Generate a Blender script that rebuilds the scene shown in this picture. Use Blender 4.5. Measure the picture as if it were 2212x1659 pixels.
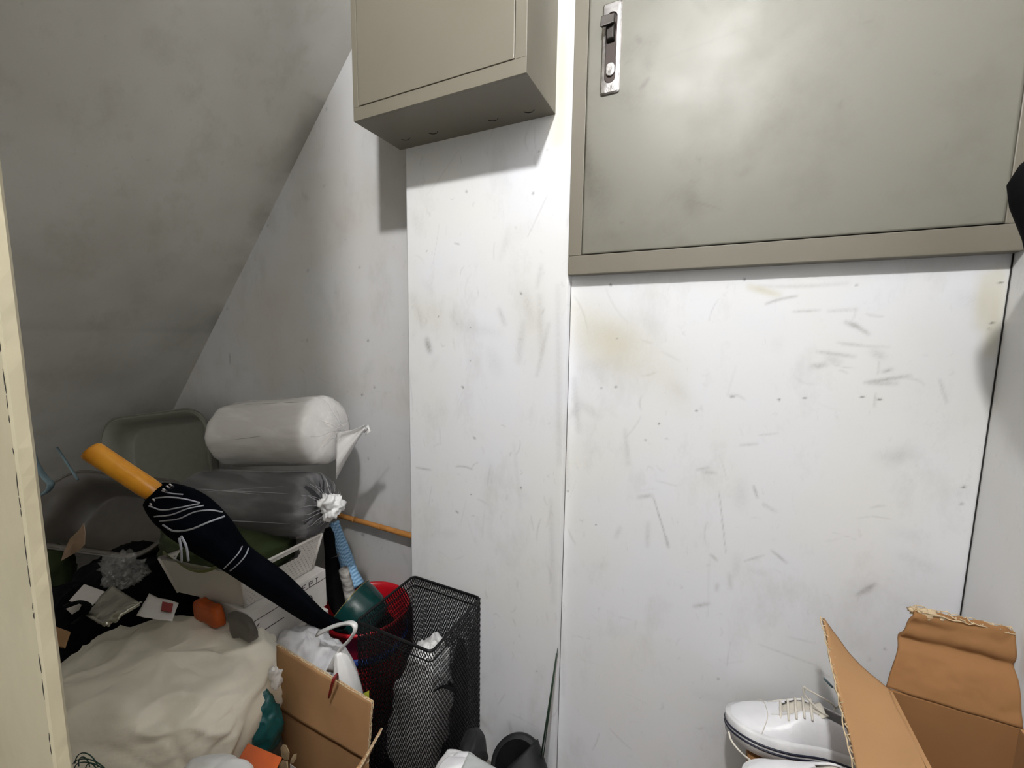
import bpy, bmesh, math, random
import numpy as np
from mathutils import Vector, Matrix, noise
random.seed(7); rng = np.random.default_rng(7)
PI = math.pi
for o in list(bpy.data.objects): bpy.data.objects.remove(o)
S = bpy.context.scene
COL = S.collection
V = Vector

# ------------------------------------------------------------------ camera, world, light, exposure
H = 1.30                                     # eye height over the floor
CAM = V((0, -1.0, H))
R = V((0.90094343, 0.43371622, 0.01382648)); U = V((-0.06144742, 0.09597113, 0.99348566)); F = V((-0.4295639, 0.89592398, -0.11311531))
FPX = 893.1
cd = bpy.data.cameras.new('camera'); cam = bpy.data.objects.new('camera', cd); COL.objects.link(cam)
cd.sensor_width = 36; cd.lens = 36 * FPX / 2212; cd.clip_start = 0.01; cd.clip_end = 50
cam.matrix_world = Matrix(((R.x, U.x, -F.x, CAM.x), (R.y, U.y, -F.y, CAM.y), (R.z, U.z, -F.z, CAM.z), (0, 0, 0, 1)))
S.camera = cam
w = bpy.data.worlds.new('world'); S.world = w; w.use_nodes = True
w.node_tree.nodes['Background'].inputs[0].default_value = (1.0, 0.99, 0.96, 1)
w.node_tree.nodes['Background'].inputs[1].default_value = 0.55
S.view_settings.view_transform = 'Standard'; S.view_settings.look = 'None'
S.view_settings.gamma = 1; S.view_settings.use_curve_mapping = False
S.view_settings.exposure = 0.34
LAMP = V((-0.09, -1.29, H + 1.25)); LAMP_STRENGTH = 1150.0


def at(px, py, y):
    """point of the plane Y=y that stands where the photograph has (px, py)"""
    r = R * ((px - 1106) / FPX) - U * ((py - 829.5) / FPX) + F
    return CAM + r * ((y + 1.0) / r.y)


def atx(px, py, x):
    r = R * ((px - 1106) / FPX) - U * ((py - 829.5) / FPX) + F
    return CAM + r * (x / r.x)


# ------------------------------------------------------------------ materials
def new_mat(name):
    m = bpy.data.materials.new(name); m.use_nodes = True
    return m, m.node_tree.nodes, m.node_tree.links, m.node_tree.nodes['Principled BSDF']


def srgb(r, g, b):
    f = lambda c: (c / 255 / 12.92) if c / 255 <= .04045 else ((c / 255 + .055) / 1.055) ** 2.4
    return (f(r), f(g), f(b), 1)


def mat(name, col, rough=.6, metal=0, var=.12, scale=30, bump=0.0, bscale=60, spec=.5, col2=None, trans=0, alpha=1, sheen=0, emit=None, estr=0, stretch=(1, 1, 1), backs=False):
    m, N, L, b = new_mat(name)
    tc = N.new('ShaderNodeTexCoord'); mp = N.new('ShaderNodeMapping'); L.new(tc.outputs['Object'], mp.inputs[0]); mp.inputs['Scale'].default_value = stretch
    n = N.new('ShaderNodeTexNoise'); n.inputs['Scale'].default_value = scale; n.inputs['Detail'].default_value = 5
    L.new(mp.outputs[0], n.inputs['Vector'])
    mix = N.new('ShaderNodeMix'); mix.data_type = 'RGBA'
    c = col
    mix.inputs[6].default_value = c
    mix.inputs[7].default_value = col2 or (c[0] * (1 - var * 2), c[1] * (1 - var * 2), c[2] * (1 - var * 2), 1)
    mr = N.new('ShaderNodeMapRange'); mr.inputs[1].default_value = .35; mr.inputs[2].default_value = .7
    L.new(n.outputs['Fac'], mr.inputs[0]); L.new(mr.outputs[0], mix.inputs[0])
    L.new(mix.outputs[2], b.inputs['Base Color'])
    b.inputs['Roughness'].default_value = rough; b.inputs['Metallic'].default_value = metal
    b.inputs['Specular IOR Level'].default_value = spec
    b.inputs['Transmission Weight'].default_value = trans; b.inputs['Alpha'].default_value = alpha
    if sheen: b.inputs['Sheen Weight'].default_value = sheen
    if bump:
        n2 = N.new('ShaderNodeTexNoise'); n2.inputs['Scale'].default_value = bscale; n2.inputs['Detail'].default_value = 4
        L.new(mp.outputs[0], n2.inputs['Vector'])
        bp = N.new('ShaderNodeBump'); bp.inputs['Strength'].default_value = bump; bp.inputs['Distance'].default_value = .004
        L.new(n2.outputs['Fac'], bp.inputs['Height']); L.new(bp.outputs[0], b.inputs['Normal'])
    if emit: b.inputs['Emission Color'].default_value = emit; b.inputs['Emission Strength'].default_value = estr
    return m


def wall_mat(name, base, cream, dirt_attr=True, cream_edge=None, dirt=.55, bscale=18, stain=1.0):
    """old white paint over boards: grime from the painted 'dirt' attribute plus fine noise"""
    m, N, L, b = new_mat(name)
    tc = N.new('ShaderNodeTexCoord')
    def nz(scale, detail, st=(1, 1, 1), rough=.6):
        mp = N.new('ShaderNodeMapping'); L.new(tc.outputs['Object'], mp.inputs[0]); mp.inputs['Scale'].default_value = st
        n = N.new('ShaderNodeTexNoise'); n.inputs['Scale'].default_value = scale; n.inputs['Detail'].default_value = detail; n.inputs['Roughness'].default_value = rough
        L.new(mp.outputs[0], n.inputs['Vector']); return n.outputs['Fac']
    def ramp(sock, a, c, lo=0, hi=1):
        r = N.new('ShaderNodeMapRange'); r.inputs[1].default_value = a; r.inputs[2].default_value = c; r.inputs[3].default_value = lo; r.inputs[4].default_value = hi
        L.new(sock, r.inputs[0]); return r.outputs[0]
    def mixc(fac, c1, c2):
        x = N.new('ShaderNodeMix'); x.data_type = 'RGBA'
        L.new(fac, x.inputs[0])
        for i, c in ((6, c1), (7, c2)):
            if isinstance(c, tuple): x.inputs[i].default_value = c
            else: L.new(c, x.inputs[i])
        return x.outputs[2]
    c = mixc(ramp(nz(2.2, 3), .4, .68), base, cream)
    c = mixc(ramp(nz(7, 8, (1, 1, .5), .7), .52, .78, 0, .45 * stain), c, (base[0] * .62, base[1] * .6, base[2] * .54, 1))
    c = mixc(ramp(nz(60, 8, (1, 1, .35), .75), .6, .8, 0, .35 * stain), c, (base[0] * .45, base[1] * .44, base[2] * .4, 1))
    if dirt_attr:
        a = N.new('ShaderNodeAttribute'); a.attribute_name = 'dirt'
        sp = N.new('ShaderNodeSeparateColor'); L.new(a.outputs['Color'], sp.inputs[0])
        c = mixc(sp.outputs[0], c, (base[0] * .33, base[1] * .32, base[2] * .29, 1))
        c = mixc(sp.outputs[1], c, srgb(200, 196, 178))
        c = mixc(sp.outputs[2], c, (.012, .011, .01, 1))
    L.new(c, b.inputs['Base Color'])
    b.inputs['Roughness'].default_value = .48; b.inputs['Specular IOR Level'].default_value = .35
    L.new(ramp(nz(12, 4), .3, .7, .38, .6), b.inputs['Roughness'])
    bp = N.new('ShaderNodeBump'); bp.inputs['Strength'].default_value = .25; bp.inputs['Distance'].default_value = .002
    L.new(nz(bscale, 6, (1, 1, .4)), bp.inputs['Height']); L.new(bp.outputs[0], b.inputs['Normal'])
    return m


WHITE = (.72, .73, .77, 1); CREAMW = (.72, .72, .70, 1)
M = {}
M['wall'] = wall_mat('white_wall_paint', WHITE, CREAMW)
M['wall_left'] = wall_mat('dingy_wall_paint', (.62, .62, .63, 1), (.58, .56, .53, 1))
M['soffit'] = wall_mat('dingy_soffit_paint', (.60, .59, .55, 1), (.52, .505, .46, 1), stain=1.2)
M['side'] = wall_mat('side_wall_paint', (.74, .74, .75, 1), (.70, .69, .67, 1), dirt_attr=False)
M['cream'] = wall_mat('old_cream_paint', srgb(178, 170, 146), srgb(164, 155, 130), dirt_attr=False, stain=.6)
M['floor'] = mat('grey_floor', srgb(120, 115, 108), .7)
M['ceiling'] = mat('white_ceiling', (.7, .69, .66, 1), .8)
M['gap'] = mat('dark_gap', (.012, .011, .01, 1), .9)


def metal_paint(name, base, stains=False):
    m, N, L, b = new_mat(name)
    tc = N.new('ShaderNodeTexCoord')
    n = N.new('ShaderNodeTexNoise'); n.inputs['Scale'].default_value = 5; n.inputs['Detail'].default_value = 6; n.inputs['Roughness'].default_value = .65
    L.new(tc.outputs['Object'], n.inputs['Vector'])
    r = N.new('ShaderNodeMapRange'); r.inputs[1].default_value = .5; r.inputs[2].default_value = .8; r.inputs[4].default_value = .6 if stains else .15
    L.new(n.outputs['Fac'], r.inputs[0])
    x = N.new('ShaderNodeMix'); x.data_type = 'RGBA'; L.new(r.outputs[0], x.inputs[0]); x.inputs[6].default_value = base
    x.inputs[7].default_value = (base[0] * .6, base[1] * .57, base[2] * .5, 1)
    out = x.outputs[2]
    if stains:
        a = N.new('ShaderNodeAttribute'); a.attribute_name = 'dirt'
        sp = N.new('ShaderNodeSeparateColor'); L.new(a.outputs['Color'], sp.inputs[0])
        y = N.new('ShaderNodeMix'); y.data_type = 'RGBA'; L.new(sp.outputs[0], y.inputs[0]); L.new(out, y.inputs[6]); y.inputs[7].default_value = (base[0] * .3, base[1] * .27, base[2] * .22, 1)
        out = y.outputs[2]
    L.new(out, b.inputs['Base Color'])
    b.inputs['Specular IOR Level'].default_value = .5
    n2 = N.new('ShaderNodeTexNoise'); n2.inputs['Scale'].default_value = 9; n2.inputs['Detail'].default_value = 8; L.new(tc.outputs['Object'], n2.inputs['Vector'])
    r2 = N.new('ShaderNodeMapRange'); r2.inputs[1].default_value = .3; r2.inputs[2].default_value = .75; r2.inputs[3].default_value = .40; r2.inputs[4].default_value = .50
    L.new(n2.outputs['Fac'], r2.inputs[0]); L.new(r2.outputs[0], b.inputs['Roughness'])
    n3 = N.new('ShaderNodeTexNoise'); n3.inputs['Scale'].default_value = 7; n3.inputs['Detail'].default_value = 3; L.new(tc.outputs['Object'], n3.inputs['Vector'])
    bp = N.new('ShaderNodeBump'); bp.inputs['Strength'].default_value = .07; bp.inputs['Distance'].default_value = .006
    L.new(n3.outputs['Fac'], bp.inputs['Height']); L.new(bp.outputs[0], b.inputs['Normal'])
    return m


M['cab'] = metal_paint('beige_grey_enamel', srgb(110, 105, 93))
M['cab2'] = metal_paint('worn_beige_grey_enamel', srgb(111, 109, 99), True)
M['chrome'] = mat('worn_chrome', (.72, .70, .71, 1), .22, 1, .15, 80, bump=.15)
M['darksteel'] = mat('dark_steel', (.05, .045, .042, 1), .35, .8)
M['rust'] = mat('brown_recess', srgb(48, 34, 28), .5, .3)
M['card'] = mat('brown_cardboard', srgb(166, 128, 90), .8, 0, .06, 12, bump=.12, bscale=25, spec=.2)
M['card2'] = mat('shaded_brown_cardboard', srgb(146, 106, 68), .8, 0, .06, 10, bump=.15, bscale=25, spec=.2)  # darker copy of the board, grazing light on the back panel put into the colour
M['cardedge'] = mat('torn_cardboard_paper', srgb(206, 184, 150), .9, 0, .2, 60)
M['black_wire'] = mat('black_enamel_wire', (.004, .004, .005, 1), .45, spec=.3)
M['red'] = mat('red_plastic', srgb(196, 22, 36), .35, 0, .05)
M['blueband'] = mat('blue_plastic', srgb(40, 70, 150), .4)
M['greenpot'] = mat('dark_green_glaze', srgb(16, 58, 56), .16, 0, .1)
M['gold'] = mat('pale_gold_rim', srgb(150, 140, 90), .3, .4)
M['bag_white'] = mat('cream_bag_film', srgb(238, 232, 216), .45, 0, .05, 6, bump=.6, bscale=22, stretch=(1, 1, 2))
M['bag_pale'] = mat('white_plastic_film', srgb(226, 226, 226), .4, 0, .05, 20, bump=.6, bscale=30)
M['bag_grey'] = mat('grey_white_plastic_film', srgb(205, 205, 208), .45, 0, .08, 14, bump=.5, bscale=25)
M['dark_cloth'] = mat('charcoal_cloth', srgb(40, 40, 43), .9, 0, .15, 40, bump=.3)
M['navy'] = mat('navy_black_cloth', srgb(6, 9, 17), .95, 0, .2, 20, bump=.2, spec=.05)
M['black'] = mat('black_cloth', (.005, .005, .006, 1), .9, 0, .2, 20, bump=.4, spec=.08)
M['blackfoam'] = mat('black_foam_rubber', (.010, .011, .012, 1), .6, 0, .1, 200, bump=.15, bscale=400, spec=.3)
M['piping'] = mat('pale_grey_piping', srgb(175, 178, 190), .6)
M['wood'] = mat('varnished_wood', srgb(232, 162, 46), .28, 0, .2, 14, stretch=(1, 1, 1), col2=srgb(196, 122, 26))
M['bamboo'] = mat('bamboo', srgb(190, 130, 66), .45, 0, .15, 30)
M['greencloth'] = mat('dark_green_cloth', srgb(44, 56, 20), .85, 0, .15, 20, bump=.3)
M['olive'] = mat('olive_paper', srgb(112, 118, 70), .8)
M['bin'] = mat('translucent_grey_plastic', srgb(118, 118, 106), .4, 0, .05)
M['binb'] = mat('smoky_grey_plastic', srgb(84, 79, 73), .4, 0, .08)
M['whiteplast'] = mat('off_white_plastic', srgb(206, 202, 196), .45, 0, .04)
M['paper'] = mat('white_paper', srgb(214, 210, 206), .7, 0, .04)
M['ink'] = mat('dark_print', srgb(40, 38, 44), .7)
M['redink'] = mat('dull_red_print', srgb(150, 52, 50), .7)
M['orange'] = mat('orange_plastic', srgb(184, 80, 16), .5)
M['teal'] = mat('teal_plastic_film', srgb(28, 96, 100), .35, 0, .2, 15, bump=.5)
M['foil'] = mat('silver_foil', srgb(176, 174, 160), .32, .75, .1, 40, bump=.7, bscale=50)
M['bluegrey'] = mat('blue_grey_plastic', srgb(112, 136, 146), .4)
M['leaf'] = mat('yellow_green_leaf', srgb(176, 184, 60), .6)
M['dryleaf'] = mat('dried_cream_petals', srgb(222, 200, 160), .7)
M['darkred'] = mat('dark_red_plastic', srgb(120, 26, 26), .3)
M['shoe'] = mat('white_shoe_leather', srgb(228, 228, 232), .38, 0, .03, 30, bump=.2, bscale=90)
M['sole'] = mat('white_rubber', srgb(228, 228, 230), .5)
M['stripe'] = mat('navy_stripe', srgb(22, 26, 48), .5)
M['lace'] = mat('off_white_lace', srgb(224, 218, 206), .8)
M['lining'] = mat('dark_lining', srgb(42, 44, 50), .9)
M['greenstick'] = mat('dark_green_coating', srgb(38, 58, 44), .4)
M['grey_fab'] = mat('light_grey_suede', srgb(176, 180, 180), .8)
M['wire'] = mat('dark_green_twine', srgb(40, 70, 58), .7)
M['brownrim'] = mat('brown_paper', srgb(196, 170, 148), .8)

# clear film
def film(name, col, dens, rough=.18, wrinkle=.7, st=(1, 1, 1), var=.28, sc=22):
    m, N, L, b = new_mat(name)
    out = [n for n in N if n.type == 'OUTPUT_MATERIAL'][0]
    b.inputs['Base Color'].default_value = col; b.inputs['Roughness'].default_value = rough
    tr = N.new('ShaderNodeBsdfTransparent'); mx = N.new('ShaderNodeMixShader')
    tc = N.new('ShaderNodeTexCoord'); n = N.new('ShaderNodeTexNoise'); n.inputs['Scale'].default_value = sc; n.inputs['Detail'].default_value = 6; n.inputs['Distortion'].default_value = .4
    mp = N.new('ShaderNodeMapping'); mp.inputs['Scale'].default_value = st; L.new(tc.outputs['Object'], mp.inputs[0]); L.new(mp.outputs[0], n.inputs['Vector'])
    r = N.new('ShaderNodeMapRange'); r.inputs[1].default_value = .48; r.inputs[2].default_value = .72; r.inputs[3].default_value = dens; r.inputs[4].default_value = min(1, dens + var)
    L.new(n.outputs['Fac'], r.inputs[0])
    L.new(r.outputs[0], mx.inputs[0]); L.new(tr.outputs[0], mx.inputs[1]); L.new(b.outputs[0], mx.inputs[2]); L.new(mx.outputs[0], out.inputs[0])
    bp = N.new('ShaderNodeBump'); bp.inputs['Strength'].default_value = wrinkle; bp.inputs['Distance'].default_value = .006
    L.new(n.outputs['Fac'], bp.inputs['Height']); L.new(bp.outputs[0], b.inputs['Normal'])
    return m
M['film'] = film('clear_film', (.62, .62, .64, 1), .13, st=(.15, 1, 1), var=.22, sc=30)
M['film_thick'] = film('milky_film', (.88, .87, .86, 1), .62, st=(.25, 1, 1), var=.15, wrinkle=.4)
M['clearcrumple'] = film('crumpled_clear_film', (.6, .6, .6, 1), .15, var=.3, sc=60)
M['film_ridge'] = mat('film_fold_highlight', (.6, .6, .62, 1), .3, alpha=.5)  # pale tone stands in for the highlight along film folds


def holes_mat(name, col, sx, sz, hw=.5, hh=.28):
    """plastic with rows of staggered slots cut clean through (UV in metres)"""
    m, N, L, b = new_mat(name)
    out = [n for n in N if n.type == 'OUTPUT_MATERIAL'][0]
    uv = N.new('ShaderNodeUVMap'); sp = N.new('ShaderNodeSeparateXYZ'); L.new(uv.outputs[0], sp.inputs[0])
    def mth(op, a, c=None):
        n = N.new('ShaderNodeMath'); n.operation = op
        for i, v in enumerate((a, c)):
            if v is None: continue
            if isinstance(v, (int, float)): n.inputs[i].default_value = v
            else: L.new(v, n.inputs[i])
        return n.outputs[0]
    v = mth('DIVIDE', sp.outputs[1], sz); row = mth('FLOOR', v); fv = mth('FRACT', v)
    u = mth('ADD', mth('DIVIDE', sp.outputs[0], sx), mth('MULTIPLY', row, .5)); fu = mth('FRACT', u)
    inu = mth('LESS_THAN', mth('ABSOLUTE', mth('SUBTRACT', fu, .5)), hw / 2)
    inv = mth('LESS_THAN', mth('ABSOLUTE', mth('SUBTRACT', fv, .5)), hh / 2)
    hole = mth('MULTIPLY', inu, inv)
    tr = N.new('ShaderNodeBsdfTransparent'); mx = N.new('ShaderNodeMixShader')
    L.new(hole, mx.inputs[0]); L.new(b.outputs[0], mx.inputs[1]); L.new(tr.outputs[0], mx.inputs[2]); L.new(mx.outputs[0], out.inputs[0])
    b.inputs['Base Color'].default_value = col; b.inputs['Roughness'].default_value = .45
    return m
M['perf'] = holes_mat('perforated_off_white_plastic', srgb(206, 202, 196), .0115, .0085)


def check_mat(name):
    m, N, L, b = new_mat(name)
    tc = N.new('ShaderNodeTexCoord'); out = None
    fs = []
    for d in ('X', 'Z'):
        wv = N.new('ShaderNodeTexWave'); wv.bands_direction = d; wv.inputs['Scale'].default_value = 38; wv.inputs['Distortion'].default_value = .6
        L.new(tc.outputs['Object'], wv.inputs['Vector']); fs.append(wv.outputs['Fac'])
    a = N.new('ShaderNodeMath'); a.operation = 'ADD'; L.new(fs[0], a.inputs[0]); L.new(fs[1], a.inputs[1])
    r = N.new('ShaderNodeMapRange'); r.inputs[1].default_value = .2; r.inputs[2].default_value = 1.8; L.new(a.outputs[0], r.inputs[0])
    x = N.new('ShaderNodeMix'); x.data_type = 'RGBA'; L.new(r.outputs[0], x.inputs[0])
    x.inputs[6].default_value = srgb(88, 134, 178); x.inputs[7].default_value = srgb(158, 196, 224)
    L.new(x.outputs[2], b.inputs['Base Color']); b.inputs['Roughness'].default_value = .8
    return m
M['check'] = check_mat('blue_checked_cloth')


# ------------------------------------------------------------------ mesh helpers
def link(name, me, m, parent=None, smooth=False, **kw):
    o = bpy.data.objects.new(name, me); COL.objects.link(o)
    if m is not None: me.materials.append(m if not isinstance(m, str) else M[m])
    if smooth: me.polygons.foreach_set('use_smooth', [True] * len(me.polygons))
    if parent is not None: o.parent = parent
    for k, v in kw.items(): o[k] = v
    return o


def from_bm(name, bm, m, parent=None, smooth=False, **kw):
    bmesh.ops.recalc_face_normals(bm, faces=bm.faces)
    me = bpy.data.meshes.new(name); bm.to_mesh(me); bm.free()
    return link(name, me, m, parent, smooth, **kw)


def mod_bevel(o, wd, seg=2):
    b = o.modifiers.new('bevel', 'BEVEL'); b.width = wd; b.segments = seg; b.limit_method = 'ANGLE'; return o


def mod_solid(o, t, off=0):
    s = o.modifiers.new('solid', 'SOLIDIFY'); s.thickness = t; s.offset = off; return o


def mod_sub(o, n=1):
    s = o.modifiers.new('sub', 'SUBSURF'); s.levels = n; s.render_levels = n; return o


def box_bm(bm, x0, x1, y0, y1, z0, z1):
    vs = [bm.verts.new((x, y, z)) for x in (x0, x1) for y in (y0, y1) for z in (z0, z1)]
    for f in ((0, 1, 3, 2), (4, 6, 7, 5), (0, 4, 5, 1), (2, 3, 7, 6), (0, 2, 6, 4), (1, 5, 7, 3)): bm.faces.new([vs[i] for i in f])
    return vs


def hexa_bm(bm, c):
    """8 corners: bottom 4 (ccw) then top 4"""
    vs = [bm.verts.new(p) for p in c]
    for f in ((0, 3, 2, 1), (4, 5, 6, 7), (0, 1, 5, 4), (1, 2, 6, 5), (2, 3, 7, 6), (3, 0, 4, 7)): bm.faces.new([vs[i] for i in f])


def box(name, b, m, parent=None, bev=0, **kw):
    bm = bmesh.new(); box_bm(bm, *b); o = from_bm(name, bm, m, parent, **kw)
    if bev: mod_bevel(o, bev)
    return o


def frame_of(t):
    t = t.normalized(); a = V((0, 0, 1)) if abs(t.z) < .9 else V((1, 0, 0))
    n = t.cross(a).normalized(); return n, n.cross(t).normalized()


def smooth_path(pts, n):
    """Catmull-Rom through (x,y,z,r...) tuples"""
    P = [np.array(p, float) for p in pts]; P = [2 * P[0] - P[1]] + P + [2 * P[-1] - P[-2]]
    out = []
    for i in range(1, len(P) - 2):
        for k in range(n):
            t = k / n; a, b, c, d = P[i - 1:i + 3]
            out.append(.5 * ((2 * b) + (-a + c) * t + (2 * a - 5 * b + 4 * c - d) * t * t + (-a + 3 * b - 3 * c + d) * t ** 3))
    out.append(P[-2]); return out


def tube_bm(bm, pts, seg=8, cap=True, flat=1.0, wob=None, up=None):
    """pts: list of (Vector, radius)"""
    rings = []; n0 = None
    for i, (p, r) in enumerate(pts):
        a = pts[max(0, i - 1)][0]; c = pts[min(len(pts) - 1, i + 1)][0]; t = (c - a)
        if t.length < 1e-9: t = V((0, 0, 1))
        t.normalize()
        if n0 is None: n0 = (up - t * up.dot(t)).normalized() if up is not None else frame_of(t)[0]
        n0 = (n0 - t * n0.dot(t)).normalized(); bn = t.cross(n0)
        ring = []
        for k in range(seg):
            an = 2 * PI * k / seg; rr = r * (wob(i, an) if wob else 1)
            ring.append(bm.verts.new(p + n0 * (math.cos(an) * rr) + bn * (math.sin(an) * rr * flat)))
        rings.append(ring)
    for a, b in zip(rings, rings[1:]):
        for k in range(seg): bm.faces.new((a[k], a[(k + 1) % seg], b[(k + 1) % seg], b[k]))
    if cap:
        bm.faces.new(rings[0][::-1]); bm.faces.new(rings[-1])
    return rings


def tube(name, pts, m, parent=None, seg=10, n=0, smooth=True, **k):
    kw = {a: k.pop(a) for a in list(k) if a in ('flat', 'wob', 'up', 'cap')}
    if n: pts = [(V(q[:3]), q[3]) for q in smooth_path([(*p, r) for p, r in pts], n)]
    bm = bmesh.new(); tube_bm(bm, [(V(p), r) for p, r in pts], seg, **kw)
    return from_bm(name, bm, m, parent, smooth, **k)


def lathe(name, prof, m, loc, parent=None, seg=48, axis=V((0, 0, 1)), smooth=True, **k):
    """prof: list of (r, h)"""
    bm = bmesh.new(); n, b = frame_of(axis); ax = axis.normalized(); rings = []
    for r, h in prof:
        c = V(loc) + ax * h
        if r < 1e-6: rings.append([bm.verts.new(c)]); continue
        rings.append([bm.verts.new(c + n * (math.cos(2 * PI * i / seg) * r) + b * (math.sin(2 * PI * i / seg) * r)) for i in range(seg)])
    for a, c in zip(rings, rings[1:]):
        for i in range(seg):
            j = (i + 1) % seg
            if len(a) == 1 and len(c) == 1: continue
            if len(a) == 1: bm.faces.new((a[0], c[j], c[i]))
            elif len(c) == 1: bm.faces.new((a[i], a[j], c[0]))
            else: bm.faces.new((a[i], a[j], c[j], c[i]))
    return from_bm(name, bm, m, parent, smooth, **k)


def fbm(p, s=1.0, o=4):
    return noise.fractal(p * s, 1.0, 2.0, o)


def ridged(p, s):
    v = 1 - abs(noise.noise(p * s)) * 2
    return v * v * v if v > 0 else 0


def lump(name, c, ax, m, parent=None, e=2.6, amp=.02, ns=8, wr=.01, ws=14, seg=(64, 40), rot=None, shape=None, seed=0, **k):
    """crumpled soft body: superellipsoid with noise folds. ax semi-axes"""
    bm = bmesh.new(); c = V(c); nu, nv = seg
    off = V((seed * 3.7, seed * 1.3, seed * 2.1)); rings = []
    sg = lambda v, p: math.copysign(abs(v) ** p, v)
    def pt(u, v):
        q = 2 / e
        d = V((sg(math.cos(v), q) * sg(math.cos(u), q), sg(math.cos(v), q) * sg(math.sin(u), q), sg(math.sin(v), q)))
        p = V((d.x * ax[0], d.y * ax[1], d.z * ax[2]))
        if shape: p = shape(p)
        s = 1 + amp * fbm(p + off, ns) / max(ax) + wr * (ridged(p + off, ws) - ridged(p + off * 2, ws * 1.7) * .5) / max(ax)
        p = p * s
        if rot: p = rot @ p
        return c + p
    top = bm.verts.new(pt(0, PI / 2)); bot = bm.verts.new(pt(0, -PI / 2))
    for j in range(1, nv):
        v = -PI / 2 + PI * j / nv
        rings.append([bm.verts.new(pt(2 * PI * i / nu, v)) for i in range(nu)])
    for a, b in zip(rings, rings[1:]):
        for i in range(nu): bm.faces.new((a[i], a[(i + 1) % nu], b[(i + 1) % nu], b[i]))
    for i in range(nu):
        bm.faces.new((bot, rings[0][(i + 1) % nu], rings[0][i])); bm.faces.new((top, rings[-1][i], rings[-1][(i + 1) % nu]))
    return from_bm(name, bm, m, parent, True, **k)


def sheet(name, fn, nu, nv, m, parent=None, t=.001, smooth=True, off=0, **k):
    """fn(u,v)->Vector, u,v in 0..1; real thickness by solidify"""
    bm = bmesh.new(); g = [[bm.verts.new(fn(i / nu, j / nv)) for j in range(nv + 1)] for i in range(nu + 1)]
    uvl = bm.loops.layers.uv.new('UVMap')
    for i in range(nu):
        for j in range(nv):
            f = bm.faces.new((g[i][j], g[i + 1][j], g[i + 1][j + 1], g[i][j + 1]))
            for l, (a, b) in zip(f.loops, ((i, j), (i + 1, j), (i + 1, j + 1), (i, j + 1))): l[uvl].uv = (a / nu, b / nv)
    o = from_bm(name, bm, m, parent, smooth, **k)
    if t: mod_solid(o, t, off)
    return o


def quadfn(a, b, c, d, bump=0, ns=10, seed=0):
    """bilinear patch a(0,0) b(1,0) c(1,1) d(0,1) with a little crumple along its normal"""
    a, b, c, d = map(V, (a, b, c, d)); n = (b - a).cross(d - a).normalized()
    def f(u, v):
        p = a * (1 - u) * (1 - v) + b * u * (1 - v) + c * u * v + d * (1 - u) * v
        return p + n * (bump * fbm(p + V((seed, 0, 0)), ns))
    return f


def thing(name, label, cat, loc=(0, 0, 0), group=None):
    o = bpy.data.objects.new(name, None); COL.objects.link(o); o.location = loc; o.empty_display_size = .05
    o['label'] = label; o['category'] = cat
    if group: o['group'] = group
    return o


def tag(o, label, cat, group=None):
    o['label'] = label; o['category'] = cat
    if group: o['group'] = group
    return o


def sub(part, *obs):
    """sub-parts: both are built in world space"""
    for o in obs: o.parent = part


def adopt(root, *obs):
    """parent meshes built in world space to a thing whose Empty stands at its base"""
    for o in obs:
        o.parent = root; o.matrix_parent_inverse = Matrix.Translation(-V(root.location))


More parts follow.
